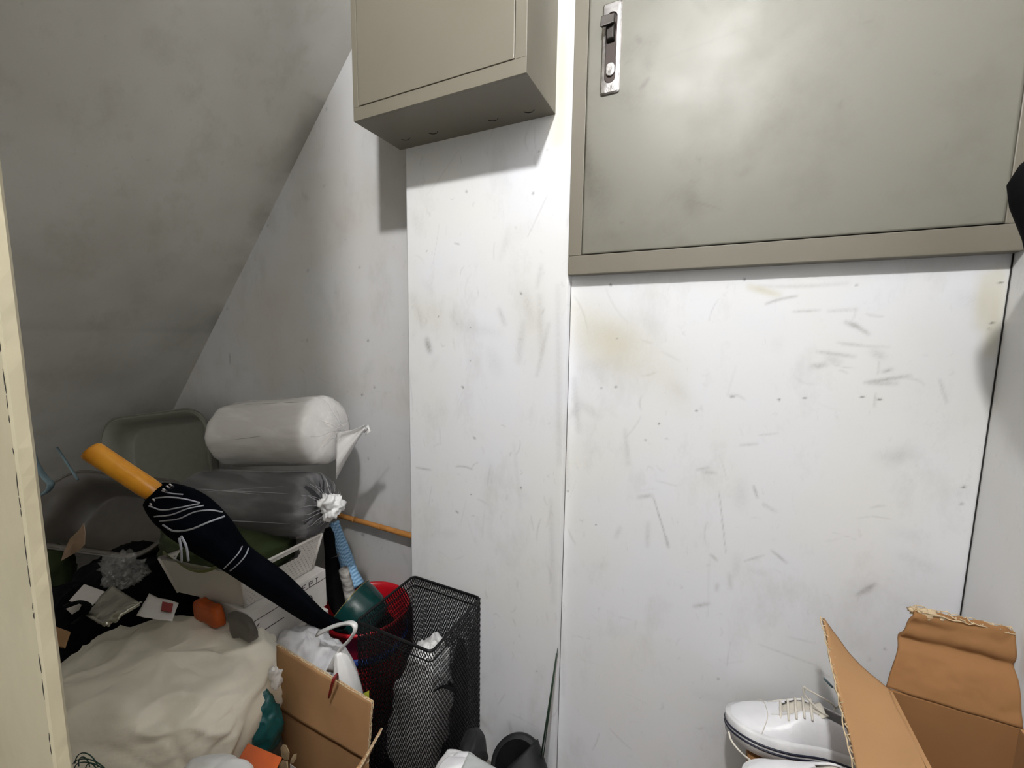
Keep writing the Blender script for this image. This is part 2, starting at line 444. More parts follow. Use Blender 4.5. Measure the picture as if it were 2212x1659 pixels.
# ------------------------------------------------------------------ the walls, painted with their real marks
def painted_wall(name, plane_y, x0, x1, z0, z1, m, step, marks, depth=.02, scr=0, spots=0, vertical=.5, seed=1, extra=None, xlim=None):
    rg = np.random.default_rng(seed)
    nx = int((x1 - x0) / step) + 1; nz = int((z1 - z0) / step) + 1
    X, Z = np.meshgrid(np.linspace(x0, x1, nx), np.linspace(z0, z1, nz), indexing='ij')
    g = np.zeros((3, nx, nz))
    def stroke(ch, a, b, wd, amt, rough=.5, bow=0):
        a = np.array(a); b = np.array(b); pad = wd * 3 + abs(bow)
        ia = max(0, int((min(a[0], b[0]) - pad - x0) / step)); ib = min(nx, int((max(a[0], b[0]) + pad - x0) / step) + 2)
        ja = max(0, int((min(a[1], b[1]) - pad - z0) / step)); jb = min(nz, int((max(a[1], b[1]) + pad - z0) / step) + 2)
        if ia >= ib or ja >= jb: return
        xs, zs = X[ia:ib, ja:jb], Z[ia:ib, ja:jb]
        d = b - a; L2 = max(d @ d, 1e-9)
        t = np.clip(((xs - a[0]) * d[0] + (zs - a[1]) * d[1]) / L2, 0, 1)
        nrm = np.array([-d[1], d[0]]) / math.sqrt(L2)
        cx = a[0] + t * d[0] + nrm[0] * bow * 4 * t * (1 - t); cz = a[1] + t * d[1] + nrm[1] * bow * 4 * t * (1 - t)
        q = np.hypot(xs - cx, zs - cz) / wd
        v = np.exp(-q * q) * amt * (1 - rough * rg.random(xs.shape)) * (.55 + .45 * np.sin(PI * np.clip(t * .9 + .05, 0, 1)))
        g[ch, ia:ib, ja:jb] = np.maximum(g[ch, ia:ib, ja:jb], v) if ch == 2 else 1 - (1 - g[ch, ia:ib, ja:jb]) * (1 - v)
    for mk in marks:
        ch, pa, pb, wpx, amt = mk[:5]
        A = at(*pa, plane_y); B = at(*pb, plane_y); k = (at(pa[0], pa[1] + 10, plane_y) - A).length / 10
        stroke(ch, (A.x, A.z), (B.x, B.z), wpx * k, amt, mk[5] if len(mk) > 5 else .5, mk[6] * k if len(mk) > 6 else 0)
    for i in range(scr):
        x = rg.uniform(x0, x1); z = rg.uniform(z0, z1); l = rg.exponential(.022) + .004
        an = PI / 2 + rg.normal(0, .35) if rg.random() < vertical else rg.uniform(-.6, .6)
        stroke(0, (x, z), (x + math.cos(an) * l, z + math.sin(an) * l), rg.uniform(.0008, .003), rg.uniform(.06, .34), .4, rg.normal(0, .003))
    for i in range(scr // 9):
        x = rg.uniform(x0, x1); z = rg.uniform(z0, z1); l = rg.uniform(.01, .06); an = rg.uniform(0, PI)
        stroke(0, (x, z), (x + math.cos(an) * l, z + math.sin(an) * l), rg.uniform(.006, .02), rg.uniform(.05, .16), .6)
    for i in range(spots):
        x = rg.uniform(x0, x1); z = rg.uniform(z0, z1)
        stroke(2, (x, z), (x + .0015, z + rg.normal(0, .001)), .0016, .8, 0)
    if extra: extra(g, X, Z)
    co = np.stack([X, np.full_like(X, plane_y), Z], -1).reshape(-1, 3)
    idx = np.arange(nx * nz).reshape(nx, nz)
    q = np.stack([idx[:-1, :-1], idx[1:, :-1], idx[1:, 1:], idx[:-1, 1:]], -1).reshape(-1, 4)
    me = bpy.data.meshes.new(name)
    me.vertices.add(len(co)); me.vertices.foreach_set('co', co.ravel())
    me.loops.add(q.size); me.loops.foreach_set('vertex_index', q.ravel().astype(np.int32))
    me.polygons.add(len(q)); me.polygons.foreach_set('loop_start', np.arange(0, q.size, 4, dtype=np.int32))
    me.update(calc_edges=True)
    ca = me.color_attributes.new('dirt', 'FLOAT_COLOR', 'POINT')
    col = np.ones((len(co), 4)); col[:, :3] = np.clip(g, 0, 1).reshape(3, -1).T
    ca.data.foreach_set('color', col.ravel())
    o = link(name, me, m)
    mod_solid(o, depth, -1)            # grows away from the room
    return o


XP0, XP1 = -.830, -.3306               # the pillar's edges
XR = .455                              # right wall
YL, YR = .12, .025                     # recessed left board, right board
# --- pillar
pil = [(0, (922, 735), (928, 757), 7, .95), (0, (1078, 668), (1090, 700), 6, .35), (0, (1135, 640), (1150, 700), 14, .28), (0, (1130, 700), (1120, 780), 9, .3),
       (0, (1165, 640), (1170, 760), 8, .3), (0, (1185, 700), (1160, 810), 5, .35), (0, (1170, 575), (1160, 620), 6, .25), (0, (890, 640), (915, 700), 10, .2),
       (0, (985, 700), (1075, 720), 12, .15), (0, (1205, 620), (1208, 1000), 7, .22), (0, (1060, 760), (1075, 800), 16, .15), (1, (900, 660), (960, 700), 40, .35, .2),
       (1, (1130, 640), (1180, 800), 50, .3, .2), (0, (1060, 1010), (1050, 1090), 12, .15), (0, (1190, 1080), (1195, 1300), 6, .2), (0, (1100, 490), (1080, 560), 8, .12),
       (2, (1007, 413), (1008, 415), 2.2, 1), (2, (1151, 416), (1152, 419), 2.2, 1), (2, (1024, 945), (1026, 947), 2, 1), (2, (1125, 1053), (1126, 1055), 2, .9), (2, (985, 1104), (990, 1108), 1.6, .9),
       (2, (998, 835), (1001, 838), 2, .9), (2, (982, 525), (992, 528), 1.5, .6), (2, (1124, 632), (1127, 636), 1.8, .8), (0, (900, 1010), (930, 1015), 2, .6), (0, (985, 1008), (1020, 1014), 2, .5, .3, 3),
       (0, (955, 870), (960, 900), 14, .12), (0, (1110, 960), (1125, 1100), 5, .14), (0, (1010, 1520), (1060, 1580), 7, .3), (0, (1100, 1560), (1106, 1590), 4, .4),
       (1, (1218, 0), (1208, 300), 26, .95, .05), (0, (1212, 190), (1212, 215), 3, .5)]
painted_wall('wall_pillar', 0, XP0, XP1, 0, 2.6, M['wall'], .003, pil, depth=.119, scr=240, spots=14, vertical=.85, seed=3)['kind'] = 'structure'
# --- right board
rb = [(1, (1240, 690), (1400, 790), 60, .75, .25), (1, (1300, 740), (1340, 740), 40, .6, .3), (0, (1290, 715), (1340, 740), 22, .22), (0, (1270, 790), (1330, 780), 18, .2),
      (0, (1400, 690), (1420, 720), 18, .14), (1, (1620, 620), (1680, 636), 8, .8, .2), (0, (1655, 656), (1720, 640), 3, .55, .3, 2), (0, (1640, 618), (1830, 612), 4, .25, .4, -3),
      (0, (1715, 673), (1770, 670), 3, .4), (0, (1790, 672), (1850, 668), 4, .3), (0, (1828, 696), (1850, 706), 5, .55), (0, (1845, 700), (1876, 722), 4, .6), (0, (1768, 760), (1845, 770), 4, .5),
      (0, (1755, 792), (1782, 788), 6, .5), (0, (1790, 775), (1810, 782), 9, .35), (0, (1888, 760), (1905, 770), 9, .35), (0, (1820, 745), (1920, 750), 3, .25), (0, (1908, 803), (1925, 798), 4, .6),
      (0, (1870, 826), (1965, 812), 4, .6), (0, (1880, 828), (1935, 828), 5, .4), (0, (1810, 740), (1860, 745), 3, .3), (0, (1960, 970), (1925, 1000), 16, .2), (0, (1900, 985), (1975, 985), 14, .15),
      (0, (1380, 1074), (1408, 1070), 4, .5), (0, (1412, 1076), (1438, 1160), 1.6, .7), (0, (1438, 1160), (1444, 1182), 3, .6), (0, (1553, 1060), (1568, 1195), 1.3, .5), (0, (1628, 1050), (1636, 1075), 2.5, .6),
      (0, (1650, 1090), (1675, 1105), 4, .3), (0, (1600, 1045), (1598, 1090), 14, .18), (0, (1600, 962), (1635, 959), 3, .35), (0, (1640, 940), (1680, 936), 2, .3), (0, (1608, 1212), (1650, 1200), 2.4, .35),
      (0, (1852, 1285), (1890, 1262), 4, .6), (0, (1870, 1278), (1880, 1268), 7, .4), (0, (1668, 1190), (1698, 1215), 3, .5), (0, (1535, 1198), (1548, 1210), 3, .5), (0, (1500, 1310), (1530, 1304), 4, .5),
      (0, (1400, 1130), (1398, 1180), 5, .25), (0, (1340, 1140), (1330, 1160), 5, .25), (0, (1520, 1020), (1545, 1022), 4, .35), (0, (1455, 830), (1475, 855), 12, .16), (1, (1450, 820), (1480, 880), 30, .35, .3),
      (0, (1240, 820), (1250, 930), 7, .3), (0, (1250, 880), (1230, 900), 9, .25), (0, (1220, 900), (1225, 1050), 8, .35), (0, (1255, 870), (1290, 900), 10, .2), (0, (1350, 930), (1358, 1000), 5, .25),
      (0, (1240, 640), (1270, 720), 2, .35, .3, 6), (0, (1310, 625), (1360, 700), 2, .2, .3, -6), (1, (2130, 600), (2120, 700), 16, .8, .1), (1, (2160, 590), (2140, 760), 18, .85, .05),
      (0, (2080, 640), (2130, 660), 22, .14), (0, (2030, 820), (2045, 870), 3, .35), (0, (1950, 1200), (2020, 1230), 12, .14), (0, (1930, 1150), (1990, 1160), 14, .1), (0, (1990, 1330), (1950, 1300), 10, .12),
      (0, (1550, 1262), (1548, 1275), 4, .35), (0, (1575, 1240), (1578, 1270), 5, .3), (0, (1640, 1392), (1770, 1440), 2, .25), (0, (1700, 1375), (1760, 1390), 2, .2), (0, (1215, 1340), (1216, 1500), 5, .2),
      (0, (1572, 850), (1590, 790), 2, .12), (0, (1892, 850), (1889, 880), 2, .4), (0, (1505, 1015), (1530, 1010), 3, .35), (0, (1590, 1200), (1588, 1240), 7, .12), (0, (1385, 735), (1410, 742), 2, .3)]
rb += [(2, p, (p[0] + dx, p[1] + dy), 1.9, 1) for p, dx, dy in (((1318, 613), 2, 4), ((1607, 602), 1, 3), ((1298, 838), 2, 1), ((1329, 836), 3, 0), ((1578, 857), 8, 0), ((1682, 862), 1, 2), ((1735, 860), 6, 0),
       ((1859, 857), 7, 0), ((1896, 862), 8, 1), ((2078, 1052), 7, 0), ((2075, 1089), 5, 0), ((2157, 611), 9, 0), ((2140, 697), 6, 0), ((2137, 710), 1, 1), ((1505, 887), 1, 1), ((1423, 915), 1, 1), ((1503, 887), 1, 0),
       ((1226, 1060), 1, 2), ((1994, 1315), 1, 1), ((1551, 1466), 1, 1), ((1911, 1402), 1, 1), ((1394, 950), 1, 1), ((1850, 615), 1, 1))]
painted_wall('wall_back', YR, XP1, XR, 0, 2.6, M['wall'], .003, rb, depth=.1, scr=240, spots=8, vertical=.45, seed=5)['kind'] = 'structure'
# --- recessed left board
lb = [(2, (664, 585), (666, 585), 2, 1), (2, (794, 735), (796, 735), 2, 1), (2, (776, 577), (777, 577), 2, .9), (2, (704, 235), (705, 236), 2, .9), (2, (699, 402), (700, 402), 2, .9), (2, (490, 666), (491, 667), 2, .9), (2, (781, 852), (783, 853), 2, .9),
      (2, (808, 836), (810, 837), 2, .9), (2, (795, 990), (796, 991), 2, .9), (2, (663, 735), (664, 735), 2, .8), (2, (590, 435), (592, 432), 2, .9), (2, (578, 487), (579, 487), 2, .9), (2, (496, 765), (497, 785), 1.6, .8), (2, (782, 1154), (786, 1156), 2.4, .9),
      (0, (655, 420), (665, 430), 5, .3), (0, (690, 620), (720, 690), 10, .1), (0, (800, 1060), (840, 1010), 3, .3), (0, (870, 1195), (880, 1215), 4, .2)]
painted_wall('wall_back_recess', YL, -3.6, XP0, 0, 2.6, M['wall_left'], .006, lb, depth=.05, scr=200, spots=20, seed=8)['kind'] = 'structure'

# --- sloping underside of the stairs
def sof_z(x): return H + .98 + (x + 1.17) * 1.045
def soffit():
    bm = bmesh.new(); lay = bm.loops.layers.color
    nx, ny = 150, 70; xa, xb = -3.36, -.80; ya, yb = -2.4, YL
    g = [[bm.verts.new((xa + (xb - xa) * i / nx, ya + (yb - ya) * j / ny, sof_z(xa + (xb - xa) * i / nx))) for j in range(ny + 1)] for i in range(nx + 1)]
    for i in range(nx):
        for j in range(ny): bm.faces.new((g[i][j], g[i][j + 1], g[i + 1][j + 1], g[i + 1][j]))
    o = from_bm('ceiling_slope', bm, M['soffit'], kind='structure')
    me = o.data; ca = me.color_attributes.new('dirt', 'FLOAT_COLOR', 'POINT')
    n = len(me.vertices); co = np.empty(n * 3); me.vertices.foreach_get('co', co); co = co.reshape(-1, 3)
    col = np.zeros((n, 4)); col[:, 3] = 1
    for i in range(n):
        p = V(co[i])
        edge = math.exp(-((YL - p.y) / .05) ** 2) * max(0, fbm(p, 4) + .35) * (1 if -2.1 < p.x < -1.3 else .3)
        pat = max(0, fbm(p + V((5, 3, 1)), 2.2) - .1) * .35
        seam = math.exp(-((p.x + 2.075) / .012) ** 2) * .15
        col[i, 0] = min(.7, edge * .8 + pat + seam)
    ca.data.foreach_set('color', col.ravel())
    mod_solid(o, .03, -1)
    return o
soffit()
box('ceiling', (-.83, XR, -2.4, YL, 2.6, 2.65), 'ceiling', kind='structure')
box('floor', (-3.6, 1.2, -2.4, YL, -.05, 0), 'floor', kind='structure')
box('wall_right', (XR, XR + .05, -2.4, YR, 0, 2.6), 'side', kind='structure')
# caulk bead along the soffit and dark joints
tube('trim_1', [(V((-1.62, YL - .004, sof_z(-1.62) - .004)), .003), (V((-2.08, YL - .004, sof_z(-2.08) - .004)), .0035)], 'cream', seg=6, kind='structure')
tube('trim_2', [(V((-1.12, YL - .002, sof_z(-1.12) - .002)), .0018), (V((-1.36, YL - .002, sof_z(-1.36) - .002)), .0018)], 'gap', seg=6, kind='structure')
tube('trim_3', [(V((XR - .001, YR - .001, .3)), .0010), (V((XR - .001, YR - .001, H + .16)), .0010)], 'gap', seg=6, kind='structure')
tube('trim_4', [(V((XP1 + .001, YR - .0005, 0)), .0007), (V((XP1 + .001, YR - .0005, H + .14)), .0007)], 'gap', seg=6, kind='structure')

# --- the near board at the left: front face, ragged edge strip, broken caulk line
XB, YB = -.420, -.8995
def jag(z, s=0): return .0011 * fbm(V((s, 0, z * 30)), 1.0, 5)
def near_board():
    nz = 260; bm = bmesh.new(); prev = None
    for k in range(nz + 1):
        z = 2.6 * k / nz; j = jag(z)
        ring = [bm.verts.new(p) for p in ((-1.5, YB, z), (XB - .003, YB, z), (XB + jag(z, 5) * .3, YB + .001, z), (XB + .0005 + j, YB + .0076, z), (XB - .002 + j, YB + .0095, z), (-1.5, YB + .0095, z))]
        if prev:
            for i in range(6): bm.faces.new((prev[i], prev[(i + 1) % 6], ring[(i + 1) % 6], ring[i]))
        prev = ring
    o = from_bm('wall_left', bm, M['cream'], kind='structure')
    z = .75; i = 0
    bm = bmesh.new()
    while z < H + .06:
        l = random.choice((.004, .007, .012, .022)) * random.uniform(.7, 1.4); dx = random.uniform(-.0006, .0006); rr_ = random.uniform(.0002, .0004)
        tube_bm(bm, [(V((XB - .003 + dx, YB - .0002, z)), .0001), (V((XB - .0032 + dx * .5, YB - .0002, z + l * .4)), rr_), (V((XB - .003 - dx, YB - .0002, z + l)), .0001)], 5)
        z += l + random.choice((.001, .004, .011, .02)) * random.uniform(.6, 1.4)
    from_bm('crack_line', bm, M['gap'], o)
near_board()

# ------------------------------------------------------------------ ceiling lamp, out of the picture but real
lampt = thing('ceiling_lamp', 'round white bulb lamp hanging from the ceiling above the doorway', 'lamp', LAMP)
lathe('lamp_base', [(0, .0), (.03, 0), (.035, .02), (.05, .03), (.05, 2.6 - LAMP.z - .055), (0, 2.6 - LAMP.z - .055)], 'whiteplast', (0, 0, .055), lampt)
mb = mat('lit_bulb', (1, 1, 1, 1), .5, emit=(1.0, .995, .985, 1), estr=LAMP_STRENGTH)
lathe('bulb', [(.042 * math.cos(a), .042 * math.sin(a)) for a in [(-PI / 2 + PI * i / 16) for i in range(17)]], mb, (0, 0, 0), lampt, seg=24)

# ------------------------------------------------------------------ small wall cabinet
def small_cabinet():
    x0, x1, z0, z1, D = -.849, -.373, H + .534, H + 1.05, .175
    r = thing('electrical_box', 'small beige grey metal wall cabinet with a plain door, high on the left', 'cabinet', ((x0 + x1) / 2, 0, z0))
    bm = bmesh.new(); box_bm(bm, x0, x1, -D + .006, 0, z0, z1)
    b = from_bm('body', bm, M['cab']); mod_bevel(b, .0012)
    bm = bmesh.new(); y0, y1 = -D, -D + .0065
    dx0, dx1, dz0, dz1 = x0 + .017, x1 - .026, z0 + .031, z1 - .03
    for q in ((x0, x1, y0, y1, z0, dz0), (x0, x1, y0, y1, dz1, z1), (x0, dx0, y0, y1, dz0, dz1), (dx1, x1, y0, y1, dz0, dz1)): box_bm(bm, *q)
    f = from_bm('front_frame', bm, M['cab']); mod_bevel(f, .0008)
    d = box('door', (dx0 + .0018, dx1 - .0018, y0 - .0006, y1 - .001, dz0 + .0018, dz1 - .001), 'cab'); mod_bevel(d, .0012)
    obs = [b, f, d]; nk = len(obs)
    for px, py in ((873, 297), (933, 283), (1063, 254), (1141, 236)):
        # where the ray meets the underside
        rr = R * ((px - 1106) / FPX) - U * ((py - 829.5) / FPX) + F; c = CAM + rr * ((z0 - H) / rr.z)
        bm = bmesh.new()
        for a0, a1 in ((68, 165), (30, 52)):
            tube_bm(bm, [(V((c.x + .0145 * math.cos(math.radians(a)), c.y + .0145 * math.sin(math.radians(a)), z0 - .0002)), .0011) for a in range(a0, a1 + 1, 7)], 5)
        obs.append(from_bm('knockout_mark', bm, M['gap']))
    adopt(r, *obs[:nk]); sub(b, *obs[nk:])
small_cabinet()


# ------------------------------------------------------------------ big metal access panel
def big_cabinet():
    yf = -.006; x0, x1, z0, z1 = XP1 + .001, XR - .0005, H + .153, H + 1.25
    r = thing('metal_cabinet', 'large beige grey metal cabinet with a scuffed door and chrome flush handle', 'cabinet', ((x0 + x1) / 2, 0, z0))
    dx0, dx1, dz0, dz1 = -.2965, .4255, H + .1975, z1 - .05
    bm = bmesh.new()
    for q in ((x0, x1, yf, YR - .001, z0, dz0), (x0, x1, yf, YR - .001, dz1, z1), (x0, dx0, yf, YR - .001, dz0, dz1), (dx1, x1, yf, YR - .001, dz0, dz1)): box_bm(bm, *q)
    f = from_bm('frame', bm, M['cab']); mod_bevel(f, .0016)
    bk = box('back_plate', (dx0, dx1, yf + .012, YR - .002, dz0, dz1), 'gap')
    # door: fine grid for its stains
    g = .0016
    marks = [(0, (1250, 370), (1262, 360), 14, .4), (0, (1262, 340), (1300, 430), 30, .28), (0, (1290, 380), (1290, 480), 40, .22), (0, (1350, 110), (1400, 90), 22, .3), (0, (1385, 190), (1400, 170), 5, .6), (0, (1330, 200), (1390, 230), 25, .22),
             (0, (1375, 80), (1385, 90), 5, .5), (0, (1490, 410), (1495, 450), 18, .28), (0, (1450, 400), (1480, 430), 30, .15), (0, (1600, 380), (1625, 360), 10, .25), (0, (1265, 280), (1275, 420), 10, .4),
             (0, (1265, 250), (1262, 360), 3, .6), (0, (1425, 130), (1640, 50), 3, .10), (0, (1500, 0), (1530, 30), 8, .2), (0, (1400, 130), (1400, 150), 12, .3), (0, (1690, 80), (1720, 60), 10, .15), (0, (1340, 480), (1345, 482), 3, .4)]
    d = painted_wall('door', yf - .001, dx0 + g, dx1 - g, dz0 + g, dz1 - g, M['cab2'], .004, marks, depth=.008, scr=40, spots=0, seed=12)
    obs = [f, bk, d]
    # flush handle
    hc = at(1321, 107, yf); hw, hh = .0215, .094
    def rrect(w, h, rad, y, bm, n=5):
        vs = []
        for cx, cz, a0 in ((w - rad, h - rad, 0), (-w + rad, h - rad, 90), (-w + rad, -h + rad, 180), (w - rad, -h + rad, 270)):
            for i in range(n + 1):
                a = math.radians(a0 + 90 * i / n); vs.append(bm.verts.new((hc.x + cx + rad * math.cos(a), y, hc.z + cz + rad * math.sin(a))))
        return vs
    def ringed(name, ws, m, par):
        bm = bmesh.new(); L = [rrect(*q, bm) for q in ws]
        for a, b in zip(L, L[1:]):
            for i in range(len(a)): bm.faces.new((a[i], a[(i + 1) % len(a)], b[(i + 1) % len(b)], b[i]))
        bm.faces.new(L[-1])
        o = from_bm(name, bm, m, par); return o
    y = yf - .001
    pl = ringed('handle_plate', [(hw, hh, .006, y), (hw, hh, .006, y - .0035), (hw - .003, hh - .003, .005, y - .0055), (.0125, hh - .021, .0124, y - .0058), (.0118, hh - .0225, .0117, y - .0020), (.0112, hh - .023, .0111, y - .0016)], 'chrome', None)
    rc = ringed('handle_recess', [(.0114, hh - .0232, .0112, y - .0022), (.011, hh - .0236, .0108, y - .0026)], 'rust', None)
    bt = ringed('handle_button', [(.0095, .014, .009, y - .003), (.0095, .014, .009, y - .006), (.008, .0125, .007, y - .0068)], 'chrome', None)
    for v in bt.data.vertices: v.co.z -= .044
    bm = bmesh.new()
    hexa_bm(bm, [(hc.x - .010, y - .004, hc.z + .012), (hc.x + .008, y - .004, hc.z + .012), (hc.x + .008, y - .004, hc.z + .055), (hc.x - .010, y - .004, hc.z + .055),
                 (hc.x - .010, y - .012, hc.z + .016), (hc.x + .006, y - .012, hc.z + .016), (hc.x + .007, y - .018, hc.z + .056), (hc.x - .010, y - .018, hc.z + .056)])
    hexa_bm(bm, [(hc.x - .019, y - .019, hc.z + .036), (hc.x + .010, y - .014, hc.z + .040), (hc.x + .011, y - .014, hc.z + .058), (hc.x - .018, y - .019, hc.z + .056),
                 (hc.x - .021, y - .027, hc.z + .034), (hc.x + .009, y - .022, hc.z + .040), (hc.x + .010, y - .020, hc.z + .060), (hc.x - .020, y - .025, hc.z + .058)])
    lv = from_bm('handle_lever', bm, M['darksteel']); mod_bevel(lv, .002, 3)
    adopt(r, f, bk, d)
    sub(d, pl, rc, bt, lv)
    sc = []
    for px in (1318, 1607):
        pass
big_cabinet()
# ------------------------------------------------------------------ black mesh bin
BX0, BX1, BY0, BY1, BZ = -.820, -.572, -.242, -.004, .53
def mesh_bin():
    r = thing('mesh_bin', 'tall square black wire mesh bin standing against the wall', 'bin', ((BX0 + BX1) / 2, (BY0 + BY1) / 2, 0))
    def ringpts(x0, x1, y0, y1, z, rad, n=5):
        P = []
        for cx, cy, a0 in ((x1 - rad, y1 - rad, 0), (x0 + rad, y1 - rad, 90), (x0 + rad, y0 + rad, 180), (x1 - rad, y0 + rad, 270)):
            for i in range(n + 1):
                a = math.radians(a0 + 90 * i / n); P.append(V((cx + rad * math.cos(a), cy + rad * math.sin(a), z)))
        return P
    obs = []
    for nm, z, rr in (('rim_wire', BZ, .0036), ('lower_rim_wire', BZ - .028, .0018), ('base_wire', .006, .0035)):
        P = ringpts(BX0, BX1, BY0, BY1, z, .014); P = P + P[:2]
        bm = bmesh.new(); tube_bm(bm, [(p, rr) for p in P], 8, cap=False); obs.append(from_bm(nm, bm, M['black_wire'], None, True))
    cw, ch = .0088, .0175
    def panel(o, du, wd):
        bm = bmesh.new(); hh = BZ - .004; k = ch / cw
        nrm = V((-du.y, du.x, 0))
        def strand(u0, z0, u1, z1):
            a = o + du * u0 + V((0, 0, z0)); b = o + du * u1 + V((0, 0, z1)); t = (b - a).normalized(); s = t.cross(nrm).normalized() * .0009; q = nrm * .0006
            vs = [bm.verts.new(p) for p in (a - s - q, a + s - q, a + s + q, a - s + q, b - s - q, b + s - q, b + s + q, b - s + q)]
            for f in ((0, 1, 5, 4), (1, 2, 6, 5), (2, 3, 7, 6), (3, 0, 4, 7)): bm.faces.new([vs[i] for i in f])
        n = int((wd + hh / k) / cw) + 1
        for i in range(n + 1):
            for sg in (1, -1):
                # line z = k*(u - c) for sg 1, mirrored for -1
                c = -hh / k + i * cw
                ua, ub = max(0, c), min(wd, c + hh / k)
                if ub - ua < 1e-4: continue
                za, zb = k * (ua - c), k * (ub - c)
                if sg < 0: ua, ub = wd - ua, wd - ub
                strand(ua, za, ub, zb)
        return from_bm('mesh_panel', bm, M['black_wire'])
    obs += [panel(V((BX0, BY0, .004)), V((1, 0, 0)), BX1 - BX0), panel(V((BX0, BY1, .004)), V((1, 0, 0)), BX1 - BX0),
            panel(V((BX0, BY0, .004)), V((0, 1, 0)), BY1 - BY0), panel(V((BX1, BY0, .004)), V((0, 1, 0)), BY1 - BY0)]
    obs.append(box('bottom_plate', (BX0, BX1, BY0, BY1, .001, .004), 'black_wire'))
    adopt(r, *obs)
mesh_bin()
# inside the mesh bin
c = at(935, 1530, -.125)
tag(lump('plastic_bag', (-.695, -.125, .222), (.080, .088, .212), 'bag_pale', amp=.03, ns=12, wr=.014, ws=20, seed=4, shape=lambda p: V((p.x * (1 - .6 * max(0, p.z)) + .14 * p.z, p.y, p.z))), 'crumpled white plastic bag stuffed upright inside the black mesh bin', 'bag')
t = thing('folded_umbrella', 'black folded umbrella with its strap loose, standing inside the mesh bin', 'umbrella', (-.602, -.07, .006))
a = tube('canopy', [((-.602, -.08, .008), .012), ((-.602, -.075, .1), .02), ((-.603, -.07, .25), .023), ((-.604, -.06, .36), .02), ((-.606, -.055, .42), .008)], 'black', seg=14, n=4, wob=lambda i, an: 1 + .12 * math.sin(an * 5 + i * .3))
p0 = at(938, 1492, -.215); b = tube('strap', [(p0, .0035), (at(960, 1483, -.215), .006), (at(985, 1492, -.20), .006), ((-.612, -.115, .33), .008)], 'black', seg=8, n=4, flat=.4)
adopt(t, a, b)

# ------------------------------------------------------------------ red bucket with blue band, green pot
BC = V((-1.0, -.032, 0)); BR = .142; BH = .39
t = thing('bucket', 'red plastic bucket with a blue band behind the mesh bin', 'bucket', BC)
body = lathe('body', [(0, .002), (.105, .002), (.108, .006), (.118, .15), (.126, .26), (.134, BH - .012), (BR, BH - .012), (BR + .002, BH - .004), (BR - .002, BH), (.134, BH - .002), (.128, BH - .02), (.116, .15), (.103, .01), (0, .008)], 'red', BC)
band = lathe('band', [(.1275, .275), (.1345, .275), (.1365, .300), (.1295, .300), (.1275, .275)], 'blueband', BC)
adopt(t, body, band)
po = at(770, 1318, -.10); pi_ = at(850, 1350, -.10); ax = (V((.82, .15, -.55))).normalized()
PC = V((-1.02, -.085, .425))
tag(lathe('flower_pot', [(.079, 0), (.084, .0), (.085, .004), (.082, .01), (.083, .03), (.080, .07), (.068, .105), (.05, .118), (0, .12), (0, .112), (.048, .11), (.064, .1), (.075, .07), (.078, .01), (.079, 0)], 'greenpot', PC, axis=ax), 'glossy dark green glazed pot lying tilted in the mouth of the red bucket', 'pot')
o = lathe('rim_line', [(.0852, .0), (.0862, .0012), (.0852, .0026), (.0838, .0012), (.0852, .0)], 'gold', PC, bpy.data.objects['flower_pot'], axis=ax)
# clutter filling the bucket below
tag(lump('dark_cloth', (-1.0, -.03, .26), (.10, .10, .075), 'black', amp=.02, ns=16, seed=9), 'black cloth stuffed down inside the red bucket', 'cloth')

